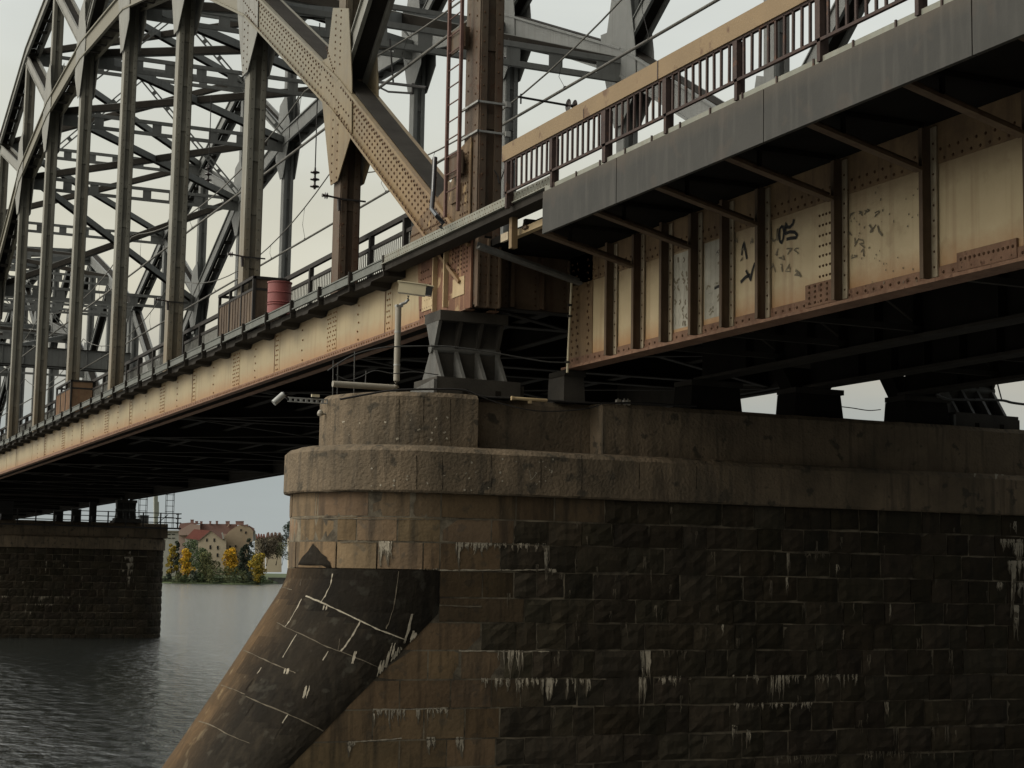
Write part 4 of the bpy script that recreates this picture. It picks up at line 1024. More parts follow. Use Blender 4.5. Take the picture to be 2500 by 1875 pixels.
# conduit, fittings
p0 = P(1248, 972, 29.95); p1 = P(1335, 978, 29.95)
b = MB(); b.tube([p0, p0.lerp(p1, .12), p1], [0.045, 0.032, 0.035], 0, 8); m_ = p0.lerp(p1, .52); b.box(m_.x-0.03, m_.x+0.03, m_.y-0.03, m_.y+0.03, m_.z-0.08, m_.z, 0)
tag(part(b, 'conduit', 'box_tan', None), 'short tan pipe lying on the pier edge between the bearings', 'pipe')
for lab, (xa, xb) in (('white plastic fitting on the pier edge in shadow, the left and larger one of three', (1507, 1517)), ('small white fitting in the middle of three on the shaded pier edge', (1524, 1530)), ('small white fitting, rightmost of three on the shaded pier edge', (1533, 1540))):
    q0 = P(xa, 984, 29.99); q1 = P(xb, 972, 29.99)
    b = MB(); b.box(q0.x, q1.x, 30.0, 30.08, 3.50, 3.50+abs(q1.z-q0.z), 0); b.tube([((q0.x+q1.x)/2, 30.04, 3.5+abs(q1.z-q0.z)), ((q0.x+q1.x)/2, 30.04, 3.53+abs(q1.z-q0.z))], 0.012, 0, 6)
    tag(part(b, 'fitting', 'pole_paint', None), lab, 'fitting', 'white fittings on the pier edge')
b = MB(); q = P(782, 1010, 31.9); b.lathe(q, [(0.05, -0.04), (0.065, 0.0), (0.05, 0.05), (0.02, 0.08)], 0, 12); b.tube([q, q+Vector((0.25, 0, 0))], 0.02, 0, 6)
tag(part(b, 'lamp', 'pole_paint', None), 'little round white lamp on the left side of the pier crown', 'lamp')
b = MB(); b.tube([P(1396, 682, 29.9), P(1391, 780, 29.9), P(1385, 910, 29.9)], 0.026, 0, 8)
for yy in (745, 772, 884): q = P(1391-(yy-745)*0.045, yy, 29.9); b.box(q.x-0.04, q.x+0.04, q.y-0.03, q.y+0.03, q.z-0.02, q.z+0.02, 1)
tag(part(b, 'drain_pipe', ['cctv_cream', 'cable'], None), 'thin white vertical pipe at the end of the cream girder', 'pipe')
b = MB(); b.tube([P(1062, 385, 30.9), P(1058, 470, 30.7), P(1054, 510, 30.5), P(1068, 528, 29.9), P(1082, 545, 29.9), P(1076, 556, 29.9)], 0.05, 0, 8)
tag(part(b, 'drain_pipe', ['glass_dark'], None), 'black hose running down beside the ladder and curling onto the knuckle', 'pipe')
def cable(pts, r, lab, m='cable', cat='cable', grp='slack cables round the near pier'):
    b = MB(); pp = []
    for i in range(len(pts)-1):
        p0 = pts[max(i-1,0)]; p1 = pts[i]; p2 = pts[i+1]; p3 = pts[min(i+2, len(pts)-1)]
        for k in range(5):
            t = k/5; pp.append(0.5*((2*p1)+(p2-p0)*t+(2*p0-5*p1+4*p2-p3)*t*t+(3*p1-p0-3*p2+p3)*t**3))
    pp.append(pts[-1]); b.tube(pp, r, 0, 6); o = part(b, 'cable', m, None); tag(o, lab, cat, grp); return o
Y = 29.4
cable([P(x, y, Y) for x, y in ((800,905),(860,868),(925,850),(975,846),(1080,845),(1130,850),(1210,862),(1300,878),(1345,884),(1392,885))], 0.014, 'long sagging cable passing across the camera pole and the bearing neck', 'cable_pale')
Y = 29.92
cable([P(x, y, Y) for x, y in ((1160,962),(1200,978),(1250,992),(1310,1003),(1380,1003),(1440,996),(1475,984))], 0.012, 'thin black cable drooping over the recessed face of the pier crown')
cable([P(x, y, 30.0) for x, y in ((830,975),(900,962),(960,953),(1060,950),(1130,952),(1180,968),(1250,972),(1340,978),(1460,984),(1560,984),(1700,992))], 0.022, 'cable laid along the top edge of the pier from the nose to the girders')
cable([P(x, y, 30.3) for x, y in ((820,915),(850,928),(880,920),(915,905),(960,912),(1010,908),(1070,915))], 0.010, 'loose grey cable loop behind the camera pole', 'cable_pale')
cable([P(x, y, 29.6) for x, y in ((2286,963),(2310,974),(2350,976),(2440,977),(2470,983),(2500,987),(2540,990))], 0.030, 'thick cable crossing in front of the bearing at the right edge', 'cable_pale')
cable([P(x, y, 29.9) for x, y in ((2433,928),(2440,955),(2446,978))], 0.016, 'short cable hanging from the last girder to the thick cable')
cable([P(x, y, 32.5) for x, y in ((2045,992),(2080,996),(2120,1002),(2150,1000))], 0.012, 'thin wire sagging across the square sky gap')
cable([P(x, y, 30.0) for x, y in ((1206,415),(1215,430),(1219,448),(1228,425),(1236,400))], 0.012, 'wire looping between the rusty post and the end of the tan railing')
cable([P(x, y, 30.6) for x, y in ((1112,592),(1160,584),(1215,588),(1255,592))], 0.03, 'bundle of black hoses under the deck edge at the joint')
for i, (x, y0, y1) in enumerate(((812,880,985),(823,885,985),(864,858,985),(892,905,945))):
    b = MB(); b.tube([P(x, y1, 32.4), P(x+2, y0, 32.4)], 0.013, 0, 6); b.tube([P(x, y1, 32.4)+Vector((0,0,0)), P(x, y1, 32.4)+Vector((0,0,0.02))], 0.05, 0, 8)
    tag(part(b, 'stand_pipe', 'cable_pale', None), ['leftmost thin grey rod above the pier nose', 'second thin grey rod above the pier nose, close beside the first', 'tallest middle grey rod above the pier nose', 'short pale rod rising from the camera pole arm'][i], 'rod', 'thin rods behind the camera pole')
# ladder on the main post
LY0, LY1 = 30.45, 31.12
t = thing('ladder', 'rusty steel ladder fixed beside the big brown end post', 'ladder', (12.42, 30.9, 7.3))
for y in (LY0, LY1):
    b = MB(); b.box(12.39, 12.45, y-0.035, y+0.035, 7.2, 18.5, 0); part(b, 'stile', 'ladder_rust', t)
z = 7.7; i = 0
while z < 18.3:
    b = MB(); b.tube([(12.42, LY0, z), (12.42, LY1, z)], 0.014, 0, 6); part(b, 'rung', 'ladder_rust', t); z += 0.36
z = 8.2
while z < 18:
    b = MB(); b.box(12.46, 12.49, LY0-0.05, LY1+0.05, z-0.24, z+0.24, 0); b.box(12.49, 12.66, 30.62, 30.72, z-0.2, z+0.25, 0); part(b, 'tie_plate', 'steel_brown', t); z += 2.6
# banding straps
for z, lab in ((8.75, 'lower pale strap round the big brown end post'), (9.35, 'upper pale strap round the big brown end post')):
    b = MB(); b.box(12.62, 13.24, 29.98, 30.02, z-0.02, z+0.02, 0); b.box(12.60, 12.64, 29.98, 30.9, z-0.02, z+0.02, 0); b.box(13.2, 13.3, 29.92, 30.02, z-0.06, z+0.05, 0)
    tag(part(b, 'strap', 'galvanised', None), lab, 'strap', 'straps round the end post')
for k, lab in ((1, 'black clamp with insulator on the first brown post from the pier'), (2, 'black clamp with insulator on the second post, above the refuge bay'), (3, 'black clamp with insulator on the third post from the pier')):
    z = [0, 9.1, 9.15, 9.2][k]; y = YF[k]-0.03
    t = thing('post_clamp', lab, 'clamp', (12.9, y, z), 'clamps on the truss posts')
    b = MB(); b.box(12.62, 13.3, y-0.03, y, z-0.02, z+0.02, 0); part(b, 'strap', 'cable', t)
    b = MB(); b.tube([(12.66, y-0.02, z), (12.32, y-0.05, z+0.03)], 0.025, 0, 6); b.lathe((12.25, y-0.05, z+0.03), [(0.03,-0.06),(0.085,-0.05),(0.03,-0.03),(0.03,-0.01),(0.085,0.0),(0.03,0.02),(0.05,0.08)], 0, 10, ax=(-1,0,0)); b.tube([(12.6,y-0.03,z-0.02),(12.62,y-0.03,z-0.3)], 0.045, 0, 6); part(b, 'insulator', 'insulator', t)
# ================================================================ OVERHEAD LINE
def wire_line(xw, zc, zm0, zsag, lab, phase):
    t = thing('overhead_line', lab, 'overhead wire', (xw, 30, zc), 'railway overhead lines')
    b = MB(); b.tube([(xw, -30, zc), (xw, 45, zc), (xw, 130, zc), (xw, 300, zc)], 0.045, 0, 6); part(b, 'contact_wire', 'wire_copper', t)
    pts = []; y = -30.0
    L_ = 29.0
    while y < 300:
        u = ((y-phase) % L_)/L_; pts.append((xw, y, zsag + (zm0-zsag)*(2*u-1)**2)); y += 1.8
    b = MB(); b.tube(pts, 0.028, 0, 5); part(b, 'messenger_wire', 'wire_copper', t)
    y = 8.0
    while y < 125:
        u = ((y-phase) % L_)/L_; zz = zsag + (zm0-zsag)*(2*u-1)**2
        b = MB(); b.tube([(xw, y, zc), (xw+R.uniform(-.05,.05), y+0.5, (zc+zz)/2), (xw, y+0.2, zz)], 0.010, 0, 4); b.box(xw-0.04, xw+0.04, y-0.06, y+0.06, zc-0.03, zc+0.06, 0); part(b, 'dropper', 'cable', t)
        y += 5.2 if zz-zc > 0.4 else 6.3
wire_line(16.5, 14.6, 16.6, 15.3, 'nearer overhead contact wire with messenger wire and droppers running through the trusses', 25.0)
wire_line(21.5, 14.6, 16.9, 15.0, 'farther overhead contact wire crossing the open sky right of the big rusty post', 38.0)
def insul(p, lab, ax=(0,0,1), n=3, ext=0.0):
    t = thing('insulator_string', lab, 'insulator', p, 'black insulators of the overhead line')
    b = MB(); prof = []
    for i in range(n):
        h = i*0.24; prof += [(0.035, h), (0.05, h+0.05), (0.16, h+0.08), (0.15, h+0.11), (0.04, h+0.14)]
    prof.append((0.03, n*0.24+0.02)); b.lathe(p, prof, 0, 14, ax=ax); part(b, 'discs', 'insulator', t)
    b = MB(); a = Vector(p)+Vector(ax).normalized()*(n*0.24); b.tube([a, a+Vector(ax).normalized()*max(ext, 0.15)], 0.02, 0, 6); part(b, 'rod', 'cable', t)
insul(tuple(atX(768, 462, 16.5)), 'three-disc insulator hanging on a long rod left of the first brown post', n=3, ext=5.0)
insul(tuple(atX(1241, 165, 21.5)), 'two-disc insulator hanging under the battened strut right of the big rusty post', n=2, ext=0.5)
insul(tuple(atX(508, 445, 16.5)), 'small insulator string far inside the truss left of the second post', n=3, ext=3.0)
for (px, py, lab, L_) in ((1385, 257, 'horizontal registration arm with two insulator discs above the tan railing', 1.7), (744, 170, 'horizontal registration arm with two insulator discs behind the arch chord', 1.2)):
    p = atX(px, py, 21.5 if px > 1000 else 16.5)
    t = thing('registration_arm', lab, 'wire arm', p, 'registration arms of the overhead line')
    s = 1 if px > 1000 else -1
    b = MB(); b.lathe(p, [(0.03,-0.1),(0.05,0.0),(0.20,0.03),(0.05,0.07),(0.05,0.2),(0.20,0.24),(0.05,0.28),(0.03,0.5)], 0, 14, ax=(s,0,0)); part(b, 'discs', 'insulator', t)
    b = MB(); b.tube([p, p+Vector((-s*L_, -0.2, -0.02))], 0.035, 0, 6); b.tube([p+Vector((-s*L_*0.95, -0.2, 0.08)), p+Vector((-s*L_*0.95, -0.2, -0.22))], 0.025, 0, 6); part(b, 'arm', 'cable', t)
t = thing('registration_arm', 'black cantilever frame carrying the wire left of the big rusty post ladder', 'wire arm', atX(960, 210, 17.0), 'registration arms of the overhead line')
b = MB(); a_ = atX(880, 195, 17.0); c_ = atX(1042, 214, 17.0); b.tube([a_, c_], 0.05, 0, 6); e_ = atX(1008, 204, 17.0); f_ = atX(1008, 228, 17.0); g_ = atX(948, 224, 17.0); b.tube([e_, f_], 0.04, 0, 6); b.tube([f_, g_], 0.035, 0, 6)
b.tube([atX(952, 95, 17.0), atX(960, 200, 17.0)], 0.03, 0, 6); b.tube([atX(948, 224, 17.0), atX(930, 215, 17.0)], 0.03, 0, 6); part(b, 'frame', 'cable', t)

# ================================================================ FAR PIER WALKWAY AND LADDERS
FY = 125.0
t = thing('inspection_walkway', 'thin black railed platform on the end of the farther pier', 'walkway', (27.6, FY, 3.2))
b = MB(); b.box(12.0, 29.2, FY-0.5, FY+0.3, 3.14, 3.24, 0); part(b, 'platform', 'cable', t)
xq = 12.3; i = 0
while xq < 29.2:
    b = MB(); b.box(xq-0.045, xq+0.045, FY-0.5, FY-0.42, 3.24, 4.32, 0); part(b, 'rail_post', 'cable', t)
    if xq < 24.5 and R.random() < 0.8:
        b = MB(); b.box(xq+0.1, xq+R.uniform(0.5,1.2), FY+0.5, FY+0.7, 3.5, R.uniform(4.2, 5.1), 0); b.box(xq+0.15, xq+0.2, FY-0.47, FY+0.5, 3.5, 3.9, 0); part(b, 'equipment_box', 'cable', t)
    xq += 1.28; i += 1
for z in (4.28, 3.95, 3.6):
    b = MB(); b.box(12.0, 29.2, FY-0.49, FY-0.43, z-0.03, z+0.03, 0); b.box(29.13, 29.2, FY-0.5, FY+1.0, z-0.035, z+0.035, 0); part(b, 'rail', 'cable', t)
b = MB(); b.beam((27.2, FY-0.46, 3.3), (28.2, FY-0.46, 4.2), 0.04, 0.05, 0); part(b, 'brace', 'cable', t)
for (xc, lab) in ((28.5, 'thin ladder rising to the bridge from the right end of the farther pier'), (25.8 + 0.7, 'second thin ladder on the farther pier, just right of its bearing')):
    t = thing('ladder', lab, 'ladder', (xc, FY+0.4, 3.2), 'ladders on the farther pier')
    for s in (-0.32, -0.22, 0.22, 0.32):
        b = MB(); b.tube([(xc+s, FY+0.4, 3.2), (xc+s, FY+0.4, 6.4)], 0.022, 0, 5); part(b, 'stile', 'cable', t)
    z = 3.6
    while z < 6.3: b = MB(); b.tube([(xc-0.3, FY+0.4, z), (xc+0.3, FY+0.4, z)], 0.02, 0, 5); part(b, 'rung', 'cable', t); z += 0.42
for (px, py, w, h, lab) in ((352,1262,0.6,0.5,'small grey cabinet on the farther pier beside the bearing'),):
    q = P(px, py, FY+1.0); b = MB(); b.box(q.x-w/2, q.x+w/2, FY+0.8, FY+1.3, 3.5, 4.1, 0); b.box(q.x-w/2-0.03, q.x+w/2+0.03, FY+0.77, FY+1.33, 4.1, 4.14, 0); b.box(q.x-0.02, q.x+0.02, FY+0.78, FY+0.8, 3.6, 4.0, 0)
    tag(part(b, 'cabinet', 'galvanised', None), lab, 'cabinet')

# ================================================================ SETTING: river, banks
m = bpy.data.materials.new('river_water'); m.use_nodes = True; nt = m.node_tree; L = nt.links; bs = nt.nodes['Principled BSDF']
bs.inputs['Base Color'].default_value = (0.022, 0.026, 0.024, 1); bs.inputs['Roughness'].default_value = 0.12; bs.inputs['IOR'].default_value = 2.3; bs.inputs['Specular IOR Level'].default_value = 0.5
geo = N(nt, 'ShaderNodeNewGeometry'); mp = N(nt, 'ShaderNodeMapping'); mp.inputs['Rotation'].default_value = (0, 0, math.radians(15)); mp.inputs['Scale'].default_value = (1.6, 1.0, 1.0)
L.new(geo.outputs['Position'], mp.inputs['Vector'])
w1 = N(nt, 'ShaderNodeTexNoise'); w1.inputs['Scale'].default_value = 0.95; w1.inputs['Detail'].default_value = 6; w1.inputs['Roughness'].default_value = 0.58; w1.inputs['Distortion'].default_value = 0.4
w2 = N(nt, 'ShaderNodeTexNoise'); w2.inputs['Scale'].default_value = 0.12; w2.inputs['Detail'].default_value = 3
L.new(mp.outputs['Vector'], w1.inputs['Vector']); L.new(mp.outputs['Vector'], w2.inputs['Vector'])
ad = N(nt, 'ShaderNodeMath', operation='MULTIPLY_ADD'); ad.inputs[1].default_value = 1.2; L.new(w2.outputs['Fac'], ad.inputs[0]); L.new(w1.outputs['Fac'], ad.inputs[2])
bp = N(nt, 'ShaderNodeBump'); bp.inputs['Strength'].default_value = 0.55; bp.inputs['Distance'].default_value = 0.45; L.new(ad.outputs[0], bp.inputs['Height']); L.new(bp.outputs['Normal'], bs.inputs['Normal'])
MATS['river_water'] = m
mat('grass', (0.055, 0.075, 0.025), (0.035, 0.05, 0.018), 0.3, rough=0.95, bump=0.2)
mat('bank_mud', (0.06, 0.055, 0.038), (0.03, 0.028, 0.02), 0.5, rough=0.95, bump=0.3)
mat('quay_stone', (0.20, 0.195, 0.17), (0.12, 0.12, 0.10), 0.4, rough=0.9, bump=0.1)
mat('asphalt', (0.06, 0.06, 0.06), (0.045, 0.045, 0.045), 1.0, rough=0.95, bump=0.2)
b = MB(); b.add([(-4000,-400,WZ),(4500,-400,WZ),(4500,4500,WZ),(-4000,4500,WZ)], [(0,1,2,3)], 0)
tag(part(b, 'river', 'river_water', None), None, None, kind='structure')
# near quay the camera stands on, and the river bed ground
b = MB(); b.box(-60, 80, -60, 3.0, WZ-1, -1.65, 0); tag(part(b, 'quay', 'asphalt', None), None, None, kind='structure')
D0 = 720.0
def G(px, D, z): # ground point at picture column px, distance D, height z
    r = ray(px, 1400); v = r*(D/FPX); return Vector((v.x, v.y, z))
mat('abutment_stone', (0.07, 0.06, 0.045), (0.04, 0.035, 0.028), 0.8, rough=0.95, bump=0.4)
t = thing('stone_abutment', 'dark stone abutment carrying the shore end of the girder span, behind the camera', 'abutment', (19.5, 0.5, -1.6))
b = MB(); b.box(12.6, 27.5, -6.0, 2.6, -1.65, 4.05, 0); part(b, 'bridge_seat', 'abutment_stone', t)
b = MB(); b.box(12.2, 27.9, -6.0, 1.7, 4.05, 6.4, 0); part(b, 'back_wall', 'abutment_stone', t)
b = MB(); b.box(12.0, 28.1, -40.0, -6.0, -1.65, 6.9, 0); part(b, 'wing_wall', 'abutment_stone', t)
# far bank: one sheet from the shoreline to the horizon
b = MB(); cols = list(range(-900, 3300, 30)); prof_ = [(0, WZ-0.3), (2, WZ+0.3), (8, -4.1), (25, -3.4), (60, -2.8), (120, -2.2), (400, -1.5), (3000, 0.0)]
def shore(px): return D0 + (0 if px < 640 else min(110, (px-640)*2.4)) + 3*math.sin(px*0.13) + 2*math.sin(px*0.041)
vs = []
for px in cols:
    for dd_, z in prof_: 
        v = G(px, shore(px)+dd_, z); v.z += R.uniform(-0.1, 0.1) if dd_ < 100 else 0; vs.append(v)
n = len(prof_)
b.add(vs, [(i*n+j, (i+1)*n+j, (i+1)*n+j+1, i*n+j+1) for i in range(len(cols)-1) for j in range(n-1)], 0)
tag(part(b, 'riverbank', 'grass', None), None, None, kind='structure')
# quay wall on the right of the trees
b = MB(); a_ = G(655, 806, 0); c_ = G(1100, 960, 0)
b.prism([(a_.x,a_.y,WZ-0.3),(c_.x,c_.y,WZ-0.3),(c_.x,c_.y,-2.2),(a_.x,a_.y,-2.2)], [(a_.x+1,a_.y+4,WZ-0.3),(c_.x+1,c_.y+4,WZ-0.3),(c_.x+1,c_.y+4,-2.2),(a_.x+1,a_.y+4,-2.2)], 0)
b.prism([(a_.x,a_.y-0.4,-2.19),(c_.x,c_.y-0.4,-2.19),(c_.x,c_.y-0.4,-1.9),(a_.x,a_.y-0.4,-1.9)], [(a_.x+1,a_.y+4,-2.19),(c_.x+1,c_.y+4,-2.19),(c_.x+1,c_.y+4,-1.9),(a_.x+1,a_.y+4,-1.9)], 0)
tag(part(b, 'quay_wall', 'quay_stone', None), 'low grey quay wall on the far bank, right of the yellow trees', 'wall')

# ---------------------------------------------------------------- trees
def leafmat(name, cols):
    m = bpy.data.materials.new(name); m.use_nodes = True; nt = m.node_tree; b_ = nt.nodes['Principled BSDF']
    at = N(nt, 'ShaderNodeAttribute', attribute_name='Col'); nt.links.new(at.outputs['Color'], b_.inputs['Base Color'])
    b_.inputs['Roughness'].default_value = 0.8; b_.inputs['Specular IOR Level'].default_value = 0.15; MATS[name] = m
leafmat('leaf', None)
mat('bark', (0.05, 0.042, 0.032), (0.03, 0.025, 0.02), 2.0, rough=0.95, bump=0.0)
PAL = {'yellow': [(0.55,0.31,0.02),(0.44,0.27,0.03),(0.62,0.38,0.03),(0.20,0.18,0.03)], 'gold': [(0.34,0.25,0.03),(0.26,0.19,0.03),(0.42,0.30,0.04),(0.11,0.12,0.03)],
       'green': [(0.055,0.085,0.04),(0.075,0.105,0.05),(0.04,0.06,0.03),(0.10,0.12,0.05)], 'dark': [(0.032,0.048,0.032),(0.045,0.06,0.038),(0.025,0.036,0.026)],
       'olive': [(0.10,0.115,0.05),(0.075,0.09,0.045),(0.13,0.13,0.055)], 'brown': [(0.075,0.062,0.042),(0.055,0.05,0.036),(0.09,0.075,0.05)], 'sallow': [(0.24,0.24,0.14),(0.16,0.17,0.10),(0.10,0.12,0.07)]}
TR = random.Random(5)
def tree(px, py_base, wpx, hpx, D, pal, lab, name='tree', cat='tree', n=1500, group='trees on the far bank', trunk=0.06, gaps=0.0, ls=0.62):
    n = int(n*1.5)
    sc = D/FPX; base = G(px, D, 0); gz = ray(px, py_base).z*(D/FPX); base.z = gz
    W = wpx*sc*0.60; H = hpx*sc
    t = thing(name, lab, cat, base, group)
    b = MB(); top = base+Vector((0,0,H*0.62)); tr = max(0.12, H*0.022)
    b.tube([base+Vector((0,0,-0.6)), base+Vector((0.1*W,0,H*0.25)), base+Vector((-0.05*W,0,H*0.45)), top], [tr, tr*0.85, tr*0.6, tr*0.25], 0, 7)
    for i in range(7):
        a = TR.uniform(0, 2*PI); z = H*TR.uniform(0.22, 0.5); b.tube([base+Vector((0,0,z)), base+Vector((math.cos(a)*W*0.4, math.sin(a)*W*0.4, z+H*0.15)), base+Vector((math.cos(a)*W*0.75, math.sin(a)*W*0.75, z+H*0.32))], [tr*0.5, tr*0.3, tr*0.1], 0, 5)
    part(b, 'trunk', 'bark', t)
    b = MB(); blobs = []
    nb = 16 + int(W*1.2)
    for i in range(nb):
        u_ = (i+0.5)/nb; zc = trunk + (1-trunk)*(0.10+0.82*u_)
        env = math.sin(PI*min(1, 0.12+0.88*((zc-trunk)/(1-trunk))**0.8))**0.6
        a = TR.uniform(0, 2*PI); rr = TR.uniform(0.0, 0.78)*env
        rad = TR.uniform(0.26, 0.44)*(0.55+0.45*env)
        blobs.append((Vector((math.cos(a)*W*rr, math.sin(a)*W*rr, H*zc)), W*rad, TR.uniform(0.72, 1.2)))
    cols = PAL[pal]
    for i in range(n):
        c_, rad, br = TR.choice(blobs)
        while True:
            d = Vector((TR.uniform(-1,1), TR.uniform(-1,1), TR.uniform(-1,1)))
            if 0.2 < d.length <= 1: break
        if gaps and TR.random() < gaps*(1-d.length): continue
        d = d.normalized()*(d.length**0.4)
        p = base+c_+Vector((d.x*rad, d.y*rad, d.z*rad*0.85))
        if p.z < base.z+0.1: p.z = base.z+0.1+TR.random()*0.5
        s_ = ls*TR.uniform(0.5, 1.1)
        u = Vector((TR.uniform(-1,1), TR.uniform(-1,1), TR.uniform(-0.6,1))).normalized(); v = u.orthogonal().normalized(); w_ = u.cross(v)
        cc = TR.choice(cols); k = br*TR.uniform(0.75, 1.25); cc = tuple(x*k for x in cc)
        b.add([p-v*s_*0.5, p+w_*s_*0.45, p+v*s_*0.5, p-w_*s_*0.45], [(0,1,2,3)], 0, cc)
    part(b, 'crown', 'leaf', t)
def shrub(*a, **k): k.setdefault('name', 'shrub'); k.setdefault('cat', 'shrub'); k.setdefault('group', 'waterside shrubs'); k.setdefault('trunk', 0.02); tree(*a, **k)
# (zoom 5.53 from 380,1180)
def Z(x): return 380+x/5.53
def ZY(y): return 1180+y/5.53
tree(Z(205), ZY(1300), 30, 92, 735, 'gold', 'narrow yellowing tree touching the farther pier at the left')
tree(Z(270), ZY(1300), 30, 100, 745, 'dark', 'tall dark green tree between the leftmost yellow trees')
tree(Z(410), ZY(1300), 44, 78, 728, 'yellow', 'bright orange-yellow tree in front of the long red-roofed building', n=2200)
tree(Z(470), ZY(1250), 70, 88, 760, 'green', 'broad green tree under the red roof, behind the bright yellow tree', n=1900)
tree(Z(620), ZY(1310), 60, 80, 740, 'green', 'green tree just right of the bright yellow tree', n=1900)
tree(Z(700), ZY(1320), 60, 72, 732, 'olive', 'olive green tree below the gabled yellow house', n=1900)
tree(Z(1000), ZY(1260), 46, 72, 745, 'yellow', 'round golden tree in front of the tan firewall', n=2200)
tree(Z(1180), ZY(1300), 34, 90, 742, 'dark', 'upright dark green tree between the two right-hand yellow trees', n=1700)
tree(Z(1245), ZY(1260), 24, 100, 765, 'dark', 'thin dark spire tree beside the corner of the tan building', n=900)
tree(Z(1390), ZY(1310), 58, 66, 728, 'gold', 'yellow and brown tree at the right end of the shore thicket', n=2300)
tree(Z(1310), ZY(1180), 16, 48, 750, 'sallow', 'small pale tree behind the right yellow tree', n=500)
tree(Z(1490), ZY(1100), 72, 66, 830, 'brown', 'big dark brown tree right of the tan building', n=2300, trunk=0.3)
tree(Z(1620), ZY(1090), 60, 72, 850, 'brown', 'spreading dark tree on the lawn by the quay wall', n=1800, trunk=0.35, gaps=0.5)
tree(Z(1700), ZY(1090), 50, 52, 835, 'sallow', 'thin half-bare pale tree at the edge of the near pier', n=800, trunk=0.25, gaps=0.8)
tree(Z(1800), ZY(1000), 44, 92, 900, 'dark', 'tall loose-crowned tree rising beside the near pier', n=1600, trunk=0.35, gaps=0.6)
tree(Z(1920), ZY(1050), 60, 84, 900, 'dark', 'tall tree mostly hidden behind the near pier', n=900, trunk=0.3)
for i, (x, w, h, pal, lab) in enumerate(((180,24,22,'dark','low dark shrub at the foot of the farther pier'),(300,26,26,'olive','olive shrub under the bright yellow tree'),(400,26,20,'green','green shrub at the water below the bright yellow tree'),(520,28,30,'dark','dark shrub right of the bright yellow tree'),(610,26,24,'green','fourth shrub along the water, green and round'),(740,34,34,'olive','broad olive shrub below the gabled house'),(860,34,38,'green','green shrub below the golden tree, its left side'),(960,36,40,'olive','large olive shrub directly below the golden tree'),(1080,34,36,'green','green shrub right of the golden tree'),(1180,30,28,'olive','olive shrub at the foot of the dark upright tree'),(1290,28,26,'dark','dark shrub near the right end of the thicket'),(1380,24,20,'gold','yellowish shrub at the very right end of the thicket'),(1450,20,16,'green','last low green shrub before the open bank'))):
    shrub(Z(x), ZY(1338), w, h, 726-i*0.2, pal, lab, n=600, ls=0.45)
# low ground cover along the waterline
b = MB()
for i in range(9000):
    px = TR.uniform(330, 668); D = shore(px)+TR.uniform(1.5, 14); p = G(px, D, 0); p.z = -4.6+ (D-shore(px))*0.07+TR.uniform(0, 0.9); s_ = TR.uniform(0.2, 0.5)
    u = Vector((TR.uniform(-1,1), TR.uniform(-1,1), TR.uniform(-0.3,1))).normalized(); v = u.orthogonal().normalized(); w_ = u.cross(v); cc = TR.choice(PAL['green']+PAL['olive']+PAL['dark']); k = TR.uniform(0.5, 1.1)
    b.add([p-v*s_*0.5, p+w_*s_*0.45, p+v*s_*0.5, p-w_*s_*0.45], [(0,1,2,3)], 0, tuple(x*k for x in cc))
tag(part(b, 'waterside_growth', 'leaf', None), 'tangle of low green growth along the far waterline', 'undergrowth', kind='stuff')

# ---------------------------------------------------------------- buildings on the far bank
mat('plaster_pink', (0.33, 0.255, 0.215), (0.29, 0.22, 0.185), 0.15, rough=0.9, bump=0.0)
mat('plaster_tan', (0.34, 0.275, 0.19), (0.28, 0.225, 0.155), 0.12, rough=0.9, bump=0.0, fleck=0.5, fleck_col=(0.30,0.23,0.15), fleck_scale=0.3)
mat('plaster_cream', (0.44, 0.38, 0.28), (0.39, 0.335, 0.25), 0.15, rough=0.9, bump=0.0)
mat('plaster_grey', (0.33, 0.34, 0.30), (0.27, 0.28, 0.25), 0.15, rough=0.9, bump=0.0)
mat('roof_brown', (0.21, 0.13, 0.112), (0.165, 0.105, 0.092), 0.3, rough=0.85, bump=0.0)  # roof colours muted and paled to stand in for distance haze
mat('roof_red', (0.25, 0.10, 0.082), (0.20, 0.085, 0.07), 0.3, rough=0.85, bump=0.0)
mat('window_dark', (0.03, 0.03, 0.032), rough=0.3, bump=0.0)
def BP(x, y, D): return atD(Z(x), ZY(y), D)
def prism_px(b, pts, D, depth, mi=0):
    """a solid with the given front outline standing at distance D and running depth metres away from the river"""
    f = [BP(x, y, D) for x, y in pts]; dv = Vector((ray(600,1400).x, ray(600,1400).y, 0)).normalized()*depth
    b.prism(f, [p+dv for p in f], mi)
    return f, dv
def windows(t, pts, D, w=16, h=28, frame='plaster_cream'):
    for (x, y) in pts:
        b = MB(); q = [(x-w/2-2,y+h/2+2),(x+w/2+2,y+h/2+2),(x+w/2+2,y-h/2-2),(x-w/2-2,y-h/2-2)]; prism_px(b, q, D-0.12, 0.1, 0)
        wn = part(b, 'window', frame, t)
        b = MB(); q = [(x-w/2,y+h/2),(x+w/2,y+h/2),(x+w/2,y-h/2),(x-w/2,y-h/2)]; prism_px(b, q, D-0.2, 0.06, 0); part(b, 'pane', 'window_dark', wn)
def bld(name, lab, x, D): return thing(name, lab, 'building', G(Z(x), D, -3.0), 'buildings on the far bank')
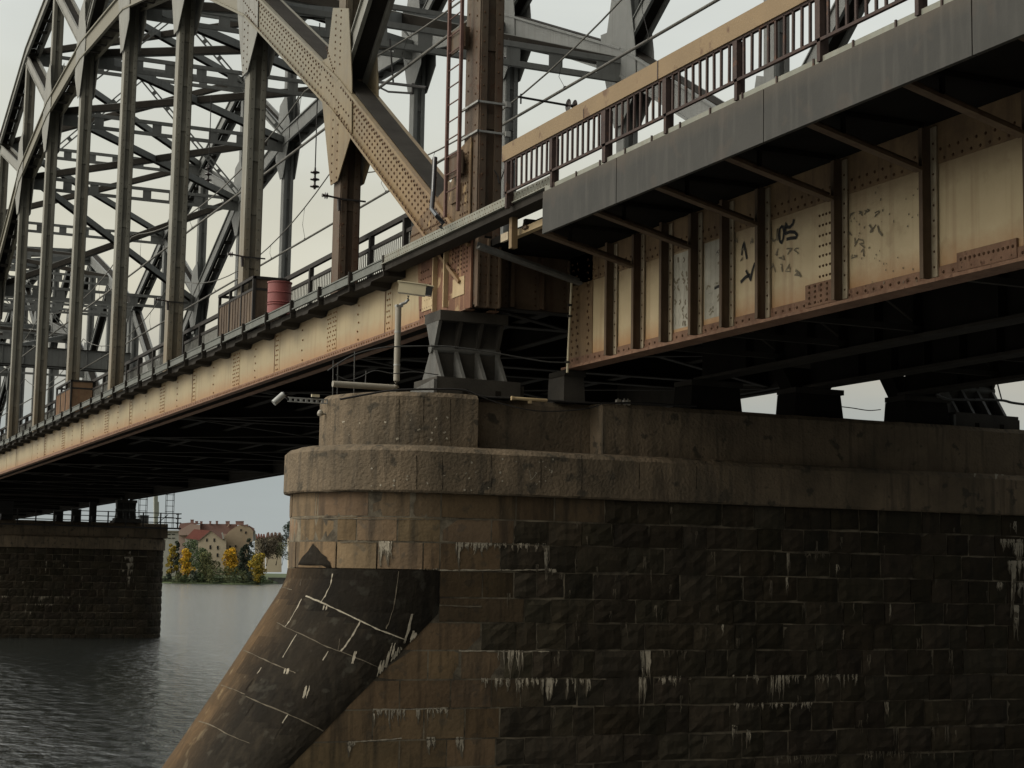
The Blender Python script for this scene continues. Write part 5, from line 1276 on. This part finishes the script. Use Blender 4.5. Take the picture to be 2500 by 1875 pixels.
# long building
t = bld('apartment_building', 'long pinkish apartment building with a brown-red roof and a row of chimneys', 560, 800)
b = MB(); prism_px(b, [(310,1240),(1000,1240),(1000,690),(760,660),(440,700),(310,640)][::1], 800, 14); part(b, 'wall', 'plaster_pink', t)
b = MB(); prism_px(b, [(310,700),(600,700),(600,560),(470,548),(330,628)], 797, 3); part(b, 'gable_wall', 'plaster_pink', t)
b = MB(); prism_px(b, [(590,690),(990,690),(1110,606),(1100,550),(600,546)], 801, 10); prism_px(b, [(300,622),(330,540),(480,528),(600,540),(470,552),(330,634)], 798, 10); rf = part(b, 'roof', 'roof_brown', t)
for (x0, x1, y0, y1) in ((470,514,492,545),(535,572,512,548),(600,632,514,548),(725,750,512,550),(812,842,510,550),(945,1000,512,556),(1080,1190,512,562)):
    b = MB(); prism_px(b, [(x0,y1),(x1,y1),(x1,y0),(x0,y0)], 800, 1.5); prism_px(b, [(x0-3,y0+4),(x1+3,y0+4),(x1+3,y0-3),(x0-3,y0-3)], 799.8, 1.9); part(b, 'chimney', 'roof_brown', rf)
b = MB(); prism_px(b, [(960,582),(975,582),(1000,552),(988,552)], 798, 2); part(b, 'dormer', 'plaster_pink', rf)
# red roofed low building
t = bld('low_house', 'low house with a bright red tiled roof in front of the long building', 520, 785)
b = MB(); prism_px(b, [(400,1240),(640,1240),(640,735),(400,735)], 785, 8); part(b, 'wall', 'plaster_grey', t)
b = MB(); prism_px(b, [(400,738),(600,760),(745,640),(520,618)], 783, 8); prism_px(b, [(395,742),(602,766),(602,756),(398,733)], 782, 0.6); part(b, 'roof', 'roof_red', t)
# gabled cream house
t = bld('gabled_house', 'cream gabled house with small dark windows above the trees', 740, 775)
D = 775
b = MB(); prism_px(b, [(570,1240),(900,1240),(950,1240),(950,760),(900,750),(745,640),(575,772)], D, 12); part(b, 'wall', 'plaster_cream', t)
b = MB(); prism_px(b, [(745,640),(755,628),(860,650),(930,740),(900,760)], D-1.2, 13); prism_px(b, [(565,778),(745,632),(748,640),(578,780)], D-0.5, 13); part(b, 'roof', 'roof_brown', t)
b = MB(); prism_px(b, [(905,752),(928,748),(905,660),(888,664)], D-1.6, 0.5); part(b, 'gutter_board', 'plaster_grey', t)
windows(t, [(690,765),(790,765)], D, 22, 44); windows(t, [(738,862),(838,868)], D, 24, 52); windows(t, [(835,970),(735,970)], D, 24, 48)
# tan firewall building
t = bld('corner_building', 'tall tan building with a blank firewall and stepped right roofline', 1150, 788)
D = 788
b = MB(); prism_px(b, [(930,1240),(1300,1240),(1250,830),(1312,780),(1318,650),(1290,610),(1245,578),(1140,556),(1060,600),(990,650),(930,720)], D, 14); part(b, 'wall', 'plaster_tan', t)
b = MB(); prism_px(b, [(1140,560),(1250,584),(1250,552),(1185,560),(1150,548)], D-0.3, 14); prism_px(b, [(1250,596),(1330,650),(1335,610),(1255,566)], D+0.4, 14); part(b, 'roof', 'roof_brown', t)
b = MB(); prism_px(b, [(1318,780),(1360,760),(1345,640),(1318,620)], D+1, 12); part(b, 'side_wing', 'plaster_grey', t)
windows(t, [(1150,632),(1215,665),(1005,856),(1080,850),(1080,920)], D, 20, 30, 'plaster_tan')
# grey building beside the far pier, cream one by the near pier, distant roofs
t = bld('office_block', 'pale grey panelled block peeping out beside the farther pier', 190, 820)
b = MB(); prism_px(b, [(60,1250),(320,1250),(320,650),(60,650)], 820, 12); part(b, 'wall', 'plaster_grey', t)
b = MB(); prism_px(b, [(55,655),(325,655),(325,636),(55,636)], 819, 13); part(b, 'roof', 'quay_stone', t)
for y in (690, 740): windows(t, [(120,y),(180,y),(240,y)], 820, 40, 12, 'plaster_grey')
t = bld('pale_building', 'cream building half hidden behind the near pier', 1890, 880)
b = MB(); prism_px(b, [(1790,1200),(2100,1200),(2100,560),(1950,560),(1790,740)], 880, 14); part(b, 'wall', 'plaster_cream', t)
b = MB(); prism_px(b, [(1785,744),(1950,556),(2100,556),(2100,530),(1945,530)], 879, 15); part(b, 'roof', 'roof_brown', t)
windows(t, [(1815,1000),(1860,1000),(1815,900),(1860,900)], 880, 16, 40)
for i, (x0, x1, y, lab) in enumerate(((1340,1480,680,'distant row of houses with dull red roofs, right of the tan building'),(1490,1700,665,'farther strip of reddish roofs below the tall tree'))):
    t = bld('terrace', lab, (x0+x1)/2, 960+i*40); D = 960+i*40
    b = MB(); prism_px(b, [(x0,1200),(x1,1200),(x1,y+60),(x0,y+60)], D, 10); part(b, 'wall', 'plaster_cream', t)
    b = MB(); n_ = 4; w = (x1-x0)/n_
    for q in range(n_): xa = x0+q*w; prism_px(b, [(xa-3,y+66),(xa+w+3,y+66),(xa+w*0.75,y+R.uniform(-12,8)),(xa+w*0.25,y+R.uniform(-12,8))], D-0.5-q*0.05, 11)
    part(b, 'roof', 'roof_red' if i == 0 else 'roof_brown', t)
t = thing('transmission_tower', 'faint grey tower in the haze above the farther pier walkway', 'tower', atD(381, 1380, 1600))
b = MB(); a_ = atD(381, 1390, 1600); c_ = atD(380, 1208, 1600); b.beam(a_, c_, 3.6, 3.2, 0, up=(0,1,0)); part(b, 'mast', 'plaster_grey', t)
b = MB(); b.beam(atD(385, 1260, 1600), atD(385, 1225, 1600), 2.0, 2.0, 0, up=(0,1,0)); part(b, 'antenna', 'plaster_grey', t)

# ================================================================ WORLD, SUN, CAMERA
sc = bpy.context.scene
w = bpy.data.worlds.new('World'); sc.world = w; w.use_nodes = True; nt = w.node_tree; L = nt.links
bg = nt.nodes['Background']; bg.inputs['Strength'].default_value = 0.1
SE, SR = math.radians(40), math.radians(250)
sky = N(nt, 'ShaderNodeTexSky'); sky.sky_type = 'NISHITA'; sky.sun_disc = False; sky.sun_elevation = SE; sky.sun_rotation = SR; sky.air_density = 1.5; sky.dust_density = 4.0
tc = N(nt, 'ShaderNodeTexCoord'); sp = N(nt, 'ShaderNodeSeparateXYZ'); L.new(tc.outputs['Generated'], sp.inputs[0])
mpw = N(nt, 'ShaderNodeMapping'); mpw.inputs['Scale'].default_value = (2.0, 2.0, 7.0); L.new(tc.outputs['Generated'], mpw.inputs['Vector'])
nz = N(nt, 'ShaderNodeTexNoise'); nz.inputs['Scale'].default_value = 1.7; nz.inputs['Detail'].default_value = 5; nz.inputs['Roughness'].default_value = 0.5; L.new(mpw.outputs['Vector'], nz.inputs['Vector'])
ma = N(nt, 'ShaderNodeMath', operation='MULTIPLY_ADD'); ma.inputs[1].default_value = 0.10; ma.inputs[2].default_value = -0.05; L.new(nz.outputs['Fac'], ma.inputs[0])
ad = N(nt, 'ShaderNodeMath', operation='ADD'); L.new(sp.outputs['Z'], ad.inputs[0]); L.new(ma.outputs[0], ad.inputs[1])
cr = N(nt, 'ShaderNodeValToRGB'); L.new(ad.outputs[0], cr.inputs['Fac'])
els = [(0.0, (0.40,0.43,0.42)), (0.075, (0.385,0.43,0.43)), (0.115, (0.50,0.485,0.42)), (0.165, (0.70,0.665,0.53)), (0.23, (0.70,0.70,0.61)), (0.31, (0.66,0.685,0.64)), (0.6, (0.95,0.97,0.95)), (1.0, (1.1,1.13,1.12))]
e = cr.color_ramp.elements
e[0].position = els[0][0]; e[0].color = (*els[0][1], 1); e[1].position = 1.0; e[1].color = (*els[-1][1], 1)
for p_, c_ in els[1:-1]:
    x = e.new(p_); x.color = (*c_, 1)
mul = N(nt, 'ShaderNodeVectorMath', operation='SCALE'); mul.inputs['Scale'].default_value = 10.0; L.new(cr.outputs['Color'], mul.inputs[0])
n2 = N(nt, 'ShaderNodeMapRange'); n2.inputs['From Min'].default_value = 0.3; n2.inputs['From Max'].default_value = 0.7; n2.inputs['To Min'].default_value = 0.90; n2.inputs['To Max'].default_value = 1.06; L.new(nz.outputs['Fac'], n2.inputs['Value'])
mul2 = N(nt, 'ShaderNodeVectorMath', operation='SCALE'); L.new(mul.outputs[0], mul2.inputs[0]); L.new(n2.outputs['Result'], mul2.inputs['Scale'])
# sky dimmed behind the camera, added to keep the pier's front in shade
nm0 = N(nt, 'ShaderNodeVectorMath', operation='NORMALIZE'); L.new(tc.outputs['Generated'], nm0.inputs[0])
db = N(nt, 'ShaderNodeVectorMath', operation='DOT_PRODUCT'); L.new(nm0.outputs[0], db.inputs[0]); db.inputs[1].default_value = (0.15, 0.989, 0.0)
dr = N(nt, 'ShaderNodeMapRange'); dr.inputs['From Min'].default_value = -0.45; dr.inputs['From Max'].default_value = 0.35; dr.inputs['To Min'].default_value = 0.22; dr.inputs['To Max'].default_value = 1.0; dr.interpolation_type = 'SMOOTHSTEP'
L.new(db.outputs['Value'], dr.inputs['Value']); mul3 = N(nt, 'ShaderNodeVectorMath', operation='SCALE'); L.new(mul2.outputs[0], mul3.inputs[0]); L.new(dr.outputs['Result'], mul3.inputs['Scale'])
mx = N(nt, 'ShaderNodeMix', data_type='RGBA'); mx.inputs[0].default_value = 0.95; L.new(sky.outputs['Color'], mx.inputs[6]); L.new(mul3.outputs[0], mx.inputs[7])
# unseen glow added left of the view, brightening left-facing stone and girder web
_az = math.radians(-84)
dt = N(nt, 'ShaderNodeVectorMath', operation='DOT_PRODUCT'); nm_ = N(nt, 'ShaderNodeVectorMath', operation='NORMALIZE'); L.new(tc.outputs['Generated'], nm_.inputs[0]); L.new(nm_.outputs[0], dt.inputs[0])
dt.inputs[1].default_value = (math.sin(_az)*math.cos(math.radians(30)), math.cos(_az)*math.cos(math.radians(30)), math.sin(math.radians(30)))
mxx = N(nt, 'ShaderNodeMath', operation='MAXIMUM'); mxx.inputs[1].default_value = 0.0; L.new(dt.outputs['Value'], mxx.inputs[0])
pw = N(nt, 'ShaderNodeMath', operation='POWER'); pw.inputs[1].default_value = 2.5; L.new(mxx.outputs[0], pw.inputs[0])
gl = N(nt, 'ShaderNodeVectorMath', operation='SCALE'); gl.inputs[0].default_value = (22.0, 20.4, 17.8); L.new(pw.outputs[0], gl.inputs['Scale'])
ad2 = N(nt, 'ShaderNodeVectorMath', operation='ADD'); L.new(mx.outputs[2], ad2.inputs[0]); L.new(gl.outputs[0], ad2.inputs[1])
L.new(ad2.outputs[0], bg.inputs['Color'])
sun = bpy.data.lights.new('sun', 'SUN'); sun.energy = 1.3; sun.angle = math.radians(25); sun.color = (1.0, 0.95, 0.86)
so = bpy.data.objects.new('sun', sun); C.objects.link(so)
az = math.radians(-84)   # from the left and a little behind the camera: direction of the sun seen from the scene, from +y towards +x
sd = Vector((math.sin(az)*math.cos(SE), math.cos(az)*math.cos(SE), math.sin(SE)))
so.rotation_euler = sd.to_track_quat('Z', 'Y').to_euler(); so.location = (0, 0, 60)
sky.sun_rotation = az
cam = bpy.data.cameras.new('camera'); co = bpy.data.objects.new('camera', cam); C.objects.link(co)
r_ = MC.col[0]; u_ = MC.col[1]; f_ = MC.col[2]
mw = Matrix(((r_.x, u_.x, -f_.x, 0), (r_.y, u_.y, -f_.y, 0), (r_.z, u_.z, -f_.z, 0), (0, 0, 0, 1)))
co.matrix_world = mw.to_3x3().to_quaternion().to_matrix().to_4x4()
cam.sensor_width = 36; cam.lens = 36*FPX/2500; cam.clip_start = 0.1; cam.clip_end = 9000
sc.camera = co
sc.render.resolution_x = 1024; sc.render.resolution_y = 768
sc.view_settings.view_transform = 'Standard'; sc.view_settings.look = 'None'; sc.view_settings.gamma = 1.0; sc.view_settings.exposure = 0.0
sc.cycles.max_bounces = 5; sc.cycles.diffuse_bounces = 3; sc.cycles.glossy_bounces = 3
sc.cycles.use_denoising = True
